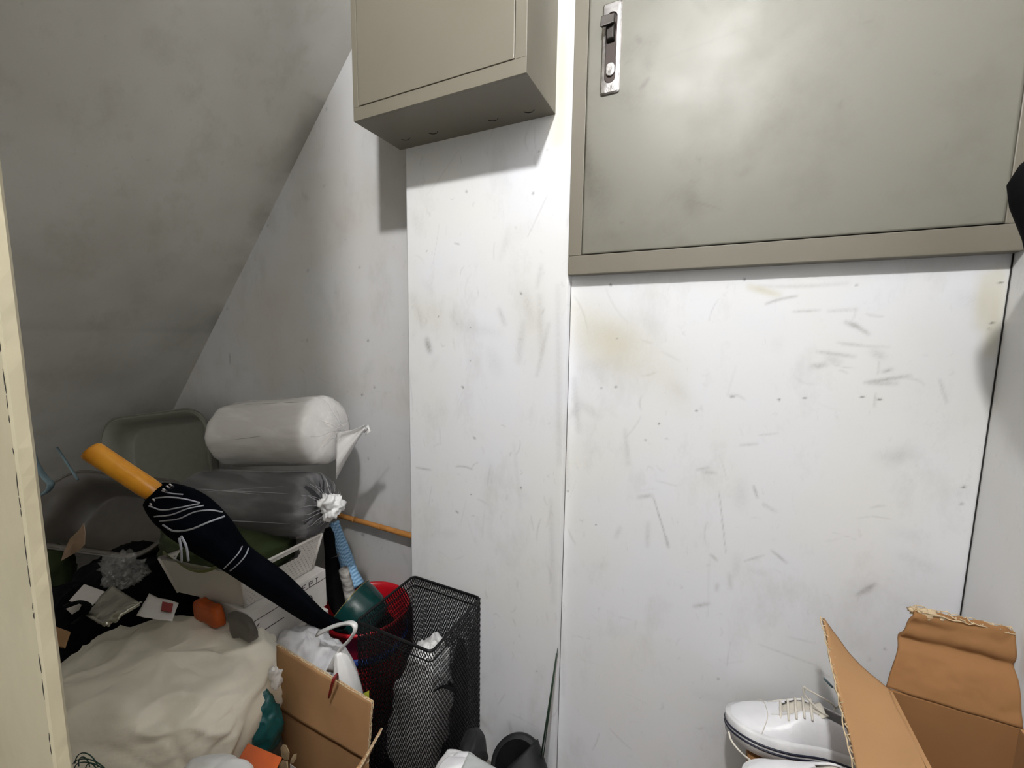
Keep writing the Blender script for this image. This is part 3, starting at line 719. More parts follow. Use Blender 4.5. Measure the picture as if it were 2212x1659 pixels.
# ------------------------------------------------------------------ main umbrella
def umbrella():
    P = [at(742, 1352, -.185), at(690, 1337, -.26), at(600, 1268, -.40), at(510, 1205, -.48), at(450, 1150, -.515), at(395, 1105, -.54), at(345, 1070, -.56), at(335, 1063, -.565)]
    rs = [.010, .024, .034, .036, .052, .058, .038, .024]
    r = thing('long_umbrella', 'navy umbrella with white piped hem and wooden handle leaning over the basket', 'umbrella', P[0])
    can = tube('canopy', [(P[i], rs[i]) for i in range(8)], 'navy', seg=40, n=6, wob=lambda i, an: 1 + .07 * math.sin(an * 4 + i * .16) + .03 * math.sin(an * 9 + i * .3), flat=.85)
    hd = []
    A = at(338, 1066, -.565); B = at(198, 974, -.625); d = (B - A)
    h = tube('handle', [(A - d * .05, .014), (A, .0175), (A + d * .15, .0200), (A + d * .6, .0200), (A + d * .97, .0205), (A + d * 1.0, .0185)], 'wood', seg=24, n=3)
    for v in h.data.vertices: pass
    obs = [can, h]
    # piping stripes round the flared hem: spirals near the surface facing the room
    def onsurf(poly, rad, nm='hem_piping'):
        pts = [(V(q[:3]), rad) for q in smooth_path([(*at(px, py, y), rad) for px, py, y in poly], 6)]
        bm = bmesh.new(); tube_bm(bm, pts, 6); return from_bm(nm, bm, M['piping'], None, True)
    st = [[(322, 1093, -.615), (350, 1102, -.62), (385, 1097, -.62), (430, 1088, -.60)],
          [(333, 1116, -.615), (370, 1112, -.625), (405, 1099, -.62), (440, 1092, -.60)],
          [(345, 1126, -.61), (385, 1121, -.625), (420, 1106, -.62), (455, 1102, -.61), (480, 1106, -.585)],
          [(352, 1134, -.60), (375, 1147, -.61), (410, 1144, -.62), (450, 1128, -.61), (485, 1115, -.585)],
          [(335, 1076, -.60), (365, 1074, -.61), (400, 1078, -.60), (432, 1086, -.58)],
          [(350, 1060, -.585), (370, 1066, -.59), (395, 1068, -.58)],
          [(484, 1228, -.545), (500, 1212, -.553), (515, 1195, -.545), (523, 1180, -.53)],
          [(497, 1233, -.535), (515, 1218, -.548), (530, 1200, -.54), (537, 1184, -.525)]]
    for i, s in enumerate(st): obs.append(onsurf(s, .0013 if i != 3 else .0017))
    for s in ([(387, 1162, -.60), (391, 1185, -.60), (392, 1213, -.59)], [(391, 1158, -.60), (402, 1180, -.60), (407, 1211, -.59)]): obs.append(onsurf(s, .0022, 'strap'))
    # rib tips round the handle
    for i, (px, py) in enumerate(((352, 1056), (360, 1050), (366, 1046), (330, 1078), (324, 1088))):
        p = at(px, py, -.60); obs.append(from_bm_tip(p, at(px + 9, py + 6, -.59)))
    adopt(r, can, h); sub(can, *obs[2:])
def from_bm_tip(a, b):
    bm = bmesh.new(); tube_bm(bm, [(a, .0016), (b, .0016)], 8); return from_bm('rib_tip', bm, M['chrome'], None, True)
umbrella()

t = thing('folded_umbrella', 'narrow black folded umbrella standing upright in the red bucket behind the navy one', 'umbrella', at(735, 1320, -.09))
a = tube('canopy', [(at(745, 1345, -.09), .014), (at(730, 1300, -.07), .027), (at(722, 1250, -.04), .025), (at(716, 1200, -.02), .022), (at(712, 1160, -.0), .021), (at(710, 1140, .01), .012)], 'black', seg=16, n=4, wob=lambda i, an: 1 + .08 * math.sin(an * 4 + i * .4))
b = tube('metal_tip', [(at(716, 1206, -.055), .0022), (at(728, 1202, -.055), .003), (at(733, 1196, -.055), .0015)], 'chrome', seg=8)
adopt(t, a, b)
tag(tube('rolled_cloth', [(at(722, 1128, .03), .018), (at(732, 1165, .02), .021), (at(748, 1210, -.01), .024), (at(760, 1244, -.03), .025), (at(772, 1268, -.035), .025)], 'check', seg=16, n=5, wob=lambda i, an: 1 + .05 * math.sin(an * 3 + i * .5)), 'light blue checked cloth roll sticking up out of the red bucket', 'cloth')
t = thing('bamboo_stick', 'thin bamboo stick lying sideways, its tip at the white board edge', 'stick', at(756, 1120, .09))
n1 = V(at(750, 1118, .085)); n2 = V(at(886, 1157, .085)); n2.x = -.842
dd = n2 - n1
a = tube('cane', [(n1 - dd * .9, .009), (n1, .0095), (n1 + dd * .25, .009), (n1 + dd * .5, .0095), (n1 + dd, .0105)], 'bamboo', seg=12, n=3)
obs = [a]
for f in (.1, .45, .86): obs.append(tube('knuckle', [(n1 + dd * (f - .008), .0098), (n1 + dd * f, .0120), (n1 + dd * (f + .008), .0100)], 'bamboo', seg=12))
adopt(t, *obs)
tag(tube('striped_socks', [(at(742, 1230, -.05), .016), (at(752, 1268, -.08), .017), (at(757, 1300, -.09), .016), (at(752, 1312, -.10), .010)], mat('striped_white_cloth', srgb(190, 186, 180), .9, 0, .1, 60, col2=srgb(40, 40, 44), stretch=(.2, .2, 1.6)), seg=12, n=3), 'black and white striped cloth tucked beside the black umbrella in the bucket', 'cloth')

# ------------------------------------------------------------------ bagged rolls
def end_folds(c, axd, rad, nm, par_list, n=18, rr=.0012, seedv=1):
    rg = random.Random(seedv); n0, b0 = frame_of(axd); bm = bmesh.new()
    for i in range(n):
        an = 2 * PI * i / n + rg.uniform(-.12, .12); dr = n0 * math.cos(an) + b0 * math.sin(an)
        f = rg.uniform(.6, 1.0); pts = []
        for k in range(6):
            q = k / 5; pts.append((c + axd * (.03 * (1 - q) ** 1.5 - .004 + (-.012 if q > .8 else 0)) + dr * (rad * f * (.10 + .9 * q)) + b0 * (rg.uniform(-.003, .003)), rr * .8 * (1 - .6 * q)))
        tube_bm(bm, pts, 5)
    par_list.append(from_bm(nm, bm, M['film_ridge'], None, True))


def roll(nm, label, A, B, rad, core, seed, knot, n=8, filmm='film', squash=.92):
    ax = (B - A).normalized(); L = (B - A).length; n0, b0 = frame_of(ax)
    r = thing(nm, label, 'bedding', (A + B) / 2 - V((0, 0, rad)))
    def prof(name, k, m, amp, pf, sd):
        bm = bmesh.new(); rings = []; nu, nl = 64, 40
        for j in range(nl + 1):
            s = j / nl; q = pf(s)
            ring = []
            for i in range(nu):
                an = 2 * PI * i / nu; d = n0 * math.cos(an) + b0 * math.sin(an)
                p = A + ax * (L * s) + d * (rad * k * q)
                fold = amp * (ridged(V((math.cos(an) * 2.4, math.sin(an) * 2.4, s * .8 + sd)), 1.6) - .3 + fbm(V((math.cos(an) * 2, math.sin(an) * 2, s * 1.2 + sd)), 1.3) * .8)
                p += d * fold
                ring.append(bm.verts.new(p))
            rings.append(ring)
        for a, b in zip(rings, rings[1:]):
            for i in range(nu): bm.faces.new((a[i], a[(i + 1) % nu], b[(i + 1) % nu], b[i]))
        bm.faces.new(rings[0]); bm.faces.new(rings[-1])
        return from_bm(name, bm, m, None, True)
    rnd = lambda s: max(.02, (1 - max(0, (.12 - s) / .12) ** 2.4) ** .5 * (1 - max(0, (s - .9) / .1) ** 2.6) ** .5)
    inner = prof('roll', .955, M[core], .002, rnd, seed)
    outer = prof('bag', 1.0, M[filmm], .004, rnd, seed + 5)
    obs = [inner, outer]
    end_folds(B + ax * .004, ax, rad * .95, 'gathered_folds', obs, 22 if knot == 'rosette' else 9, .0013, seed)
    if knot == 'rosette':
        k = lump('knot', B + ax * .030 + V((.004, -.01, .002)), (.027, .03, .034), 'bag_pale', e=2, amp=.016, ns=34, wr=.010, ws=45, seg=(56, 40), seed=seed)
        obs.append(k)
    rg = random.Random(seed + 3)
    for k_ in range(9 if knot == 'rosette' else 5):
        an = rg.uniform(0, 2 * PI); s0 = rg.uniform(.15, .4); s1 = rg.uniform(.7, .93); tw = rg.uniform(-.25, .25); bm = bmesh.new()
        tube_bm(bm, [(A + ax * (L * (s0 + (s1 - s0) * q / 14)) + (n0 * math.cos(an + tw * q / 14) + b0 * math.sin(an + tw * q / 14)) * (rad + .0015), .0010 * math.sin(PI * (q + .5) / 15)) for q in range(15)], 5)
        obs.append(from_bm('fold_highlight', bm, M['film_ridge'], None, True))  # thin pale tubes drawn as lengthwise highlight streaks on the film
    adopt(r, inner, outer); sub(outer, *obs[2:]); return ax
A = at(535, 936, -.16); B = at(722, 928, -.115)
roll('bedding_roll', 'white rolled bedding in a milky plastic bag, lying on top of the dark roll', A + (A - B).normalized() * .09, B, .106, 'paper', 3, 'tail', filmm='film_thick')
rp = [o for o in bpy.data.objects if o.name.startswith('bedding_roll')][0]
tail = sheet('bag_tail', lambda u, v: V(at(726 + 62 * u, 985 - 62 * u + (v - .5) * (90 * (1 - u) ** 1.3 + 12), -.125 + .03 * u + .012 * math.sin(v * 7))), 14, 10, 'film_thick', t=.0012)
tend = tube('bag_tail_tip', [(at(786, 934, -.095), .003), (at(796, 922, -.093), .006), (at(798, 930, -.093), .005), (at(790, 940, -.095), .002)], 'film_thick', seg=8)
adopt(rp, tail, tend)
A = at(440, 1082, -.285); B = at(700, 1090, -.19)
roll('bedding_roll', 'charcoal rolled bedding in a clear bag gathered into a white knot', A + (A - B).normalized() * .05, B, .096, 'dark_cloth', 11, 'rosette')

# ------------------------------------------------------------------ perforated basket on white cartons
N = at(520, 1240, -.42); BXN = N.x; ZT = N.z; NB = atx(695, 1176, BXN); yb = NB.y
zbot = at(557, 1340, -.42).z
def onz(px, py, z):
    rr = R * ((px - 1106) / FPX) - U * ((py - 829.5) / FPX) + F; return CAM + rr * ((z - H) / rr.z)
LF = onz(345, 1205, ZT)
print('BASKET', N, NB, LF, zbot)
def basket():
    r = thing('plastic_basket', 'off white perforated plastic basket holding green cloth, under the dark roll', 'basket', (BXN - .2, (N.y + yb) / 2, zbot))
    top = [V((BXN, N.y, ZT)), V((BXN, yb, ZT)), V((LF.x + .02, yb + .02, ZT)), V((LF.x, LF.y, ZT))]
    cen = sum(top, V()) / 4
    bot = [p + (cen - p) * .16 for p in top]
    for p in bot: p.z = zbot
    def wall(i, j, slot):
        a, b, c, d = bot[i], bot[j], top[j], top[i]; Lx = (c - d).length; Lz = (d - a).length
        bm = bmesh.new(); uvl = bm.loops.layers.uv.new('UVMap'); nx, nz = 40, 16
        P = lambda u, v: a * (1 - u) * (1 - v) + b * u * (1 - v) + c * u * v + d * (1 - u) * v
        g = {}
        for iu in range(nx):
            for iv in range(nz):
                u, v = (iu + .5) / nx, (iv + .5) / nz
                if slot:
                    su = abs((u - slot) * Lx); sv = (v - .76) * Lz
                    if math.hypot(max(0, su - .055), sv) < .015: continue
                q = []
                for du, dv in ((0, 0), (1, 0), (1, 1), (0, 1)):
                    k = (iu + du, iv + dv)
                    if k not in g: g[k] = bm.verts.new(P(k[0] / nx, k[1] / nz))
                    q.append(g[k])
                f = bm.faces.new(q)
                for l, k in zip(f.loops, ((iu, iv), (iu + 1, iv), (iu + 1, iv + 1), (iu, iv + 1))): l[uvl].uv = (k[0] / nx * Lx, k[1] / nz * Lz)
        o = from_bm('perforated_side', bm, M['perf']); mod_solid(o, .0018); return o
    obs = [wall(0, 1, .42), wall(1, 2, None), wall(2, 3, .5), wall(3, 0, None)]
    rim = [(p, .0042) for p in top + top[:2]]
    obs.append(tube('rim', rim, 'whiteplast', seg=8, cap=False))
    for i in range(4): obs.append(tube('corner_post', [(bot[i], .004), (top[i], .005)], 'whiteplast', seg=8))
    bm = bmesh.new(); hexa_bm(bm, bot + [p + V((0, 0, .003)) for p in bot]); obs.append(from_bm('bottom', bm, M['whiteplast']))
    adopt(r, *obs); return top, bot, cen
btop, bbot, bcen = basket()
tag(lump('green_cloth', (BXN - .26, (N.y + yb) / 2 , ZT - .035), (.20, .14, .075), 'greencloth', amp=.03, ns=9, wr=.012, ws=16, seed=21), 'dark green cloth bundle filling the perforated basket under the dark roll', 'cloth')
tag(sheet('olive_wrapper', lambda u, v: V(at(352 + 150 * u, 1190 + 38 * math.sin(u * PI) + 20 * u + v * 26 - 12 * u, -.46 + .10 * v)), 20, 6, 'olive', t=.0015), 'curled olive paper wrapper on the front lip of the perforated basket', 'wrapper')

def carton(nm, label, x0, x1, y0, y1, z0, z1, marks):
    r = thing(nm, label, 'box', ((x0 + x1) / 2, (y0 + y1) / 2, z0), group=None)
    b = box('body', (x0, x1, y0, y1, z0, z1), 'paper', bev=.0015)
    obs = [b]
    l = box('lid_edge', (x1 - .001, x1 + .0006, y0, y1, z1 - .028, z1 - .0265), 'ink'); obs.append(l)
    for poly in marks:
        bm = bmesh.new()
        tube_bm(bm, [(V((x1 + .0004, y0 + (y1 - y0) * u, z0 + (z1 - z0) * v)), .0011) for u, v in poly], 5); obs.append(from_bm('printed_mark', bm, M['ink']))
    adopt(r, *obs)
cz = zbot - .003
circ = lambda cu, cv, ru, rv, a0=0, a1=360: [(cu + ru * math.cos(math.radians(a)), cv + rv * math.sin(math.radians(a))) for a in range(a0, a1 + 1, 30)]
m1 = [[(.62, .80), (.62, .88)], [(.66, .78), (.66, .9), (.70, .9)], [(.66, .84), (.69, .84)], [(.75, .78), (.75, .9), (.8, .9), (.8, .84), (.75, .84)], [(.84, .9), (.88, .9)], [(.86, .9), (.86, .78)],
      [(.60, .45), (.60, .25)], circ(.74, .38, .05, .18), circ(.75, .38, .025, .10), [(.70, .3), (.79, .46)], [(.70, .52), (.79, .25)], [(.08, .60), (.11, .66)], [(.03, .2), (.05, .26)], [(0, .42), (.4, .42)]]
carton('white_carton', 'white carton with dark print directly beneath the perforated basket', LF.x + .06, BXN + .012, N.y + .005, yb, cz - .115, cz, m1)
carton('white_carton', 'white carton at the bottom of the stack behind the plastic carrier bag', LF.x + .08, BXN + .03, N.y - .0, yb - .01, cz - .25, cz - .117, [[(.05, .7), (.08, .78)], [(.3, .6), (.36, .66)], [(.5, .3), (.5, .5), (.56, .5)]])
cz2 = cz - .252
if cz2 > .05:
    carton('white_carton', 'lowest white carton of the stack, standing on the floor', LF.x + .08, BXN + .03, N.y, yb - .01, 0, cz2, [])

# ------------------------------------------------------------------ carrier bag
t = thing('carrier_bag', 'white plastic carrier bag with loop handle beside the red bucket', 'bag', at(690, 1600, -.3))
cb = at(665, 1455, -.315)
a = lump('body', cb, (.115, .075, .13), 'bag_grey', e=2.2, amp=.03, ns=12, wr=.016, ws=20, seed=31, shape=lambda p: V((p.x + .3 * max(0, -p.z), p.y, p.z * (1 if p.z < 0 else .9))))
h = [at(690, 1368, -.33), at(725, 1352, -.34), at(758, 1346, -.35), at(768, 1360, -.35), at(752, 1385, -.35), at(735, 1405, -.345), at(722, 1440, -.34)]
b = tube('handle', [(p, r_) for p, r_ in zip(h, (.012, .008, .007, .0065, .007, .009, .02))], 'bag_pale', seg=12, n=5, flat=.5, wob=lambda i, an: 1 + .2 * math.sin(an * 3 + i * .4))
c_ = tube('gathered_skirt', [(at(735, 1405, -.345), .012), (at(742, 1440, -.345), .022), (at(752, 1490, -.34), .03), (at(758, 1540, -.33), .034)], 'bag_pale', seg=28, n=5, flat=.6, wob=lambda i, an: 1 + .22 * abs(math.sin(an * 4 + i * .15)))
adopt(t, a, b, c_)

# ------------------------------------------------------------------ cardboard box with standing flap (centre left)
def corr_edge(nm, a, b, wd, m='cardedge', amp=.0028, n=60, jagz=.002, seed=0, par=None):
    """wavy corrugated edge strip between a and b: two liners and a zigzag flute"""
    rg = random.Random(seed); d = b - a; L = d.length; t = d.normalized(); bm = bmesh.new()
    wv = wd.normalized(); cr = t.cross(wv).normalized(); h = wd.length
    prof = []
    for i in range(n + 1):
        s = i / n; o_ = cr * (rg.uniform(-jagz, jagz) * .5)
        prof.append(a + d * s + wv * (h * .5 * math.sin(i * PI / 2 * 1.0)) + o_)
    tube_bm(bm, [(p, .0010) for p in prof], 5)
    for sg in (-.5, .5): tube_bm(bm, [(a + d * (i / 20) + wv * (h * sg) + cr * rg.uniform(-jagz, jagz) * .5, .0009) for i in range(21)], 5)
    return from_bm(nm, bm, M[m])
def box_left():
    y = -.42
    TL, TR, BR, BL = at(590, 1400, y), at(795, 1525, y), at(793, 1620, y), at(600, 1552, y)
    zf = (BR.z + BL.z) / 2; x0, x1 = BL.x, BR.x; yf = y - .26
    print('BOXL', TL, TR, BR, BL)
    r = thing('cardboard_box', 'open brown cardboard box with one flap standing up, left of the mesh bin', 'box', ((x0 + x1) / 2, (y + yf) / 2, 0))
    obs = []
    for q in ((x0, x1, y, y + .004, .004, zf), (x0, x1, yf, yf + .004, .004, zf), (x0, x0 + .004, yf + .004, y, .004, zf), (x1 - .004, x1, yf + .004, y, .004, zf)):
        obs.append(box('side', q, 'card'))
    obs.append(box('bottom', (x0, x1, yf, y + .004, 0, .004), 'card'))
    f = sheet('back_flap', quadfn((x0, y, zf + .0015), (x1, y, zf + .0015), (TR.x, y + .012, TR.z), (TL.x, y + .012, TL.z), .003, 8, 2), 30, 16, 'card', t=.004); obs.append(f)
    obs.append(corr_edge('corrugated_edge', V((TL.x, y + .012, TL.z)), V((TR.x, y + .012, TR.z)), V((0, .0045, 0)), n=110, seed=3))
    obs.append(corr_edge('corrugated_edge', V((x1 + .001, y, zf)), V((TR.x + .001, y + .012, TR.z)), V((0, .0045, 0)), n=40, seed=4))
    E1, E2 = at(825, 1574, y - .02), at(775, 1662, y - .17)
    f = sheet('side_flap', quadfn((x1, y - .012, zf), (x1, yf + .02, zf), (E2.x + .0, E2.y, E2.z), (E1.x, E1.y, E1.z), .003, 8, 5), 20, 10, 'card', t=.004); obs.append(f)
    obs.append(corr_edge('corrugated_edge', E1, E2, V((.004, 0, .002)), n=70, seed=6, amp=.004))
    adopt(r, *obs)
    clip = thing('hair_clip', 'dark red plastic clip gripping the top of the brown flap', 'clip', at(720, 1490, y - .004))
    a = tube('arm', [(at(711, 1506, y - .004), .0036), (at(716, 1485, y - .006), .0046), (at(722, 1466, y - .007), .0052), (at(728, 1456, y + .002), .003)], 'darkred', seg=8, n=3, flat=.6)
    b = tube('arm', [(at(722, 1490, y + .02), .0026), (at(729, 1470, y + .018), .0034), (at(728, 1456, y + .004), .003)], 'darkred', seg=8, n=3, flat=.6)
    adopt(clip, a, b)
box_left()

def leaf_shape(name, pts, m, label=None, cat=None, t=.0012, parent=None):
    bm = bmesh.new(); c = sum((V(p) for p in pts), V()) / len(pts); cv = bm.verts.new(c + V((0, -.002, .001))); vs = [bm.verts.new(p) for p in pts]
    for i in range(len(vs)): bm.faces.new((cv, vs[i], vs[(i + 1) % len(vs)]))
    o = from_bm(name, bm, M[m], parent); mod_solid(o, t)
    if label: tag(o, label, cat)
    return o
leaf_shape('yellow_leaf', [at(*p, -.402 + .001 * i) for i, p in enumerate([(776, 1504), (785, 1498), (797, 1492), (797, 1506), (795, 1516), (794, 1524), (787, 1516)])], 'leaf', 'small yellow green leaf caught between cardboard flap and mesh bin', 'leaf')
t = thing('dried_flower', 'dried cream flower with three petals lying in the cardboard box', 'flower', at(620, 1650, -.46))
obs = [leaf_shape('petal', [at(*p, -.47) for p in P_], 'dryleaf') for P_ in ([(606, 1615), (611, 1608), (618, 1610), (625, 1625), (624, 1640), (616, 1642), (609, 1634)], [(628, 1642), (634, 1630), (641, 1628), (640, 1638), (634, 1648), (627, 1650)], [(604, 1650), (610, 1642), (618, 1645), (622, 1659), (612, 1668), (603, 1660)])]
obs.append(tube('stalk', [(at(620, 1645, -.468), .002), (at(622, 1690, -.45), .002)], 'dryleaf', seg=6))
adopt(t, *obs)
tag(box('paper_tag', (0, .018, 0, .0008, 0, .02), 'paper'), 'small white paper tag beside the dried flower', 'tag').location = at(627, 1668, -.475)

# ------------------------------------------------------------------ big cream bag
Rz = Matrix.Rotation(math.radians(24), 3, 'Z') @ Matrix.Rotation(math.radians(5), 3, 'Y')
BAGC = V((-1.115, -.572, .385))
def bagshape(p):
    k = 1 - .10 * max(0, p.x / .26)                       # narrower to the right end
    lo = max(0, -p.z / .18)
    if p.x > 0: p = V((p.x * (1 - .38 * lo ** 1.3), p.y, p.z))
    return V((p.x + .012 * (p.z / .17), p.y * k * (1 - .12 * lo), p.z * (1 - .12 * (p.x / .27) ** 2)))
tag(lump('stuffed_bag', BAGC, (.262, .20, .180), 'bag_white', e=3.7, amp=.018, ns=6, wr=.014, ws=10, seg=(140, 90), rot=Rz, shape=bagshape, seed=2), 'large stuffed cream plastic bag filling the bottom left', 'bag')

# ------------------------------------------------------------------ bins at the back under the stairs
def tray(nm, label, C0, ux, uy, wd, hg, dp, m, rad=.06, taper=.85, t=.003, lip=.012):
    """open tub: rounded-rectangle mouth in the plane (ux,uy) centred at C0, growing dp behind it"""
    ux, uy = V(ux).normalized(), V(uy); uy = (uy - ux * ux.dot(uy)).normalized(); nn = ux.cross(uy)
    def ring(k, off, ex=0):
        P = []
        for cx, cy, a0 in ((1, 1, 0), (-1, 1, 90), (-1, -1, 180), (1, -1, 270)):
            for i in range(7):
                a = math.radians(a0 + 15 * i)
                P.append(C0 + ux * ((cx * (wd / 2 - rad) + rad * math.cos(a)) * k + ex * math.cos(a)) + uy * ((cy * (hg / 2 - rad) + rad * math.sin(a)) * k + ex * math.sin(a)) + nn * off)
        return P
    bm = bmesh.new()
    rings = [[bm.verts.new(p) for p in ring(*q)] for q in ((1, -.012, lip), (1, 0, lip), (1, 0, 0), ((1 + taper) / 2, -dp * .5, 0), (taper, -dp * .96, 0), (taper * .94, -dp, 0))]
    for a, b in zip(rings, rings[1:]):
        for i in range(len(a)): bm.faces.new((a[i], a[(i + 1) % len(a)], b[(i + 1) % len(b)], b[i]))
    bm.faces.new(rings[-1])
    root = thing(nm, label, 'tub', C0 - nn * dp)
    o = from_bm('shell', bm, M[m], None, True); mod_solid(o, t); adopt(root, o)
    P = [(p, .0035) for p in ring(1, 0, lip)]; adopt(root, tube('rim', P + P[:1], m, seg=6, cap=False))
    return root
c1 = at(335, 1030, -.12)
tray('storage_tub', 'translucent grey tub standing on its side against the sloping panel', c1, V((.95, .25, .15)), V((-.12, .10, .98)), .55, .52, .09, 'bin', .10)
tray('storage_tub', 'smoky grey open tub lying in front of the taller grey tub', at(225, 1105, -.40), V((.93, .33, -.05)), V((-.25, .60, .75)), .50, .23, .16, 'binb', .09)

# ------------------------------------------------------------------ dark filling of the pile: black lumps put into its black shade
def blk(px, py, y, ax, label, seed, m='black', nm='black_bag', cat='bag', rot=None):
    return tag(lump(nm, at(px, py, y), ax, m, amp=.03, ns=8, wr=.015, ws=14, seed=seed, seg=(56, 36), rot=rot), label, cat)
blk(300, 1300, -.40, (.23, .14, .15), 'black bag in the shadow between the smoky tub and perforated basket', 41)
blk(170, 1345, -.56, (.12, .06, .10), 'black cloth bundle behind the white card at the far left', 42, nm='black_cloth_bundle', cat='cloth')
tag(lump('black_sack', (-1.66, -.22, .12), (.34, .28, .118), 'black', amp=.04, ns=5, seed=44), 'big black sack added as dark filling on the floor under the whole left heap', 'sack')
blk(95, 1250, -.52, (.09, .06, .12), 'dark green bag by the near board, below the pale leaf shaped corner', 43, 'greencloth', 'green_bag')
leaf_shape('cream_wrapper', [at(*p, -.66 + .002 * i) for i, p in enumerate([(132, 1211), (139, 1190), (152, 1163), (170, 1146), (181, 1130), (184, 1150), (183, 1176), (170, 1190), (150, 1201)])], 'brownrim', 'pale pointed paper corner sticking up from the green bag', 'wrapper', t=.001)
tag(lump('clear_bag', at(268, 1232, -.48), (.05, .035, .035), 'clearcrumple', amp=.02, ns=30, wr=.02, ws=40, seed=51, seg=(40, 26)), 'crumpled clear plastic bag glinting on the black bag', 'bag')
t = tag(tube('blue_hook', [(at(68, 965, -.5), .006), (at(80, 1005, -.5), .0075), (at(98, 1032, -.5), .0085), (at(110, 1045, -.5), .009), (at(103, 1060, -.5), .0085), (at(88, 1070, -.5), .006)], 'bluegrey', seg=10, n=5, flat=.6), 'blue grey curved plastic hook beside the near board', 'hook')
tag(tube('blue_rod', [(at(123, 967, -.42), .0035), (at(168, 1036, -.42), .004)], 'bluegrey', seg=8), 'thin blue grey rod leaning above the smoky tub', 'rod')
def card_quad(nm, label, cat, pts, ys, m, t=.0015, bump=.0, parent=None, ns=20):
    P = [at(*p, y) for p, y in zip(pts, ys)]
    o = sheet(nm, quadfn(*P, bump, ns), 14, 12, m, parent, t=t)
    if label: tag(o, label, cat)
    return o
card_quad('white_card', 'white card lying left of the silver pouch', 'card', [(149, 1298), (182, 1262), (229, 1279), (196, 1311)], [-.60, -.55, -.55, -.60], 'paper')
card_quad('white_card', 'small white card corner under the black loop, near the board', 'card', [(143, 1315), (178, 1302), (170, 1318), (156, 1327)], [-.615, -.61, -.615, -.62], 'paper')
tag(tube('black_loop', [(at(142, 1308, -.625), .006), (at(165, 1300, -.625), .005), (at(185, 1304, -.625), .006), (at(190, 1315, -.625), .007), (at(178, 1332, -.625), .006), (at(160, 1345, -.62), .006)], 'black', seg=8, n=4, flat=.5), 'black strap looped over the white cards', 'strap')
t = thing('silver_pouch', 'crinkled silver foil pouch resting on the cream bag', 'pouch', at(240, 1330, -.58))
a = card_quad('front', None, None, [(185, 1330), (245, 1266), (303, 1305), (225, 1350)], [-.62, -.55, -.58, -.64], 'foil', t=.008, bump=.006, ns=25)
b = card_quad('torn_mouth', None, None, [(225, 1350), (262, 1312), (308, 1300), (252, 1338)], [-.635, -.605, -.585, -.63], 'foil', t=.003, bump=.01, ns=50)
adopt(t, a, b)
t = thing('paper_sheet', 'white paper with a dull red printed label behind the cream bag', 'paper', at(340, 1320, -.5))
a = card_quad('sheet', None, None, [(295, 1330), (322, 1282), (386, 1304), (372, 1340)], [-.58, -.50, -.50, -.56], 'paper', bump=.003)
b = card_quad('red_label', None, None, [(348, 1318), (351, 1300), (374, 1305), (370, 1322)], [-.545, -.516, -.518, -.545], 'redink', t=.0022)
adopt(t, a, b)
card_quad('cardboard_scrap', 'brown cardboard corner between near board and cream bag', 'cardboard', [(118, 1395), (120, 1354), (152, 1366), (140, 1400)], [-.69, -.66, -.66, -.69], 'card', t=.003)
tag(lump('orange_bottle', at(450, 1322, -.44), (.056, .014, .026), 'orange', e=4, amp=.004, seed=61, seg=(32, 20)), 'orange plastic container beneath the perforated basket', 'container')
tag(lump('grey_box', at(524, 1355, -.437), (.042, .010, .026), 'binb', e=6, amp=.002, seed=62, seg=(32, 20)), 'dull grey packet next to the orange container', 'packet')
tag(lump('teal_bag', at(562, 1560, -.47), (.045, .035, .075), 'teal', amp=.015, ns=16, wr=.012, ws=24, seed=63), 'teal plastic bag wedged between cream bag and cardboard box', 'bag')
tag(lump('grey_bag', at(585, 1640, -.45), (.028, .02, .09), 'binb', amp=.012, ns=14, seed=64), 'dark grey bag below the teal one', 'bag')
tag(lump('clear_wrapper', at(595, 1462, -.46), (.012, .010, .020), 'film_thick', amp=.005, ns=50, wr=.008, ws=60, seed=65, seg=(32, 20)), 'scrap of clear wrapper at the right corner of the cream bag', 'wrapper')
tag(box('orange_carton', (-.035, .035, -.02, .02, 0, .05), 'orange', bev=.002), 'orange carton at the bottom edge below the cream bag', 'carton').location = at(535, 1690, -.60)
bpy.data.objects['orange_carton'].rotation_euler = (0, .5, .5)
tag(lump('white_pouch', at(450, 1718, -.68), (.065, .05, .036), 'bag_pale', amp=.006, e=2.4, seed=66), 'smooth white rounded pouch below the cream bag', 'pouch')
# green twine
bm = bmesh.new(); rg = random.Random(4)
c = at(195, 1672, -.765)
def twp(a, rx, rz, dx=0, dz=0): return c + V((rx * math.cos(a) + dx, rx * .3 * math.cos(a), rz * math.sin(a) + dz))
for rx, rz, dx, dz, a0, a1 in ((.034, .026, 0, 0, .1, 3.1), (.022, .030, -.01, .002, .3, 2.9), (.03, .018, .004, .004, .5, 3.0), (.012, .022, .006, .0, 0, 3.1), (.010, .016, -.02, .004, 0, 3.3)):
    tube_bm(bm, [(twp(a0 + (a1 - a0) * i / 14, rx, rz, dx, dz), .0008) for i in range(15)], 5)
tag(from_bm('twine_coil', bm, M['wire'], None, True), 'dark green twine tangle on the cream bag at the bottom left', 'twine')

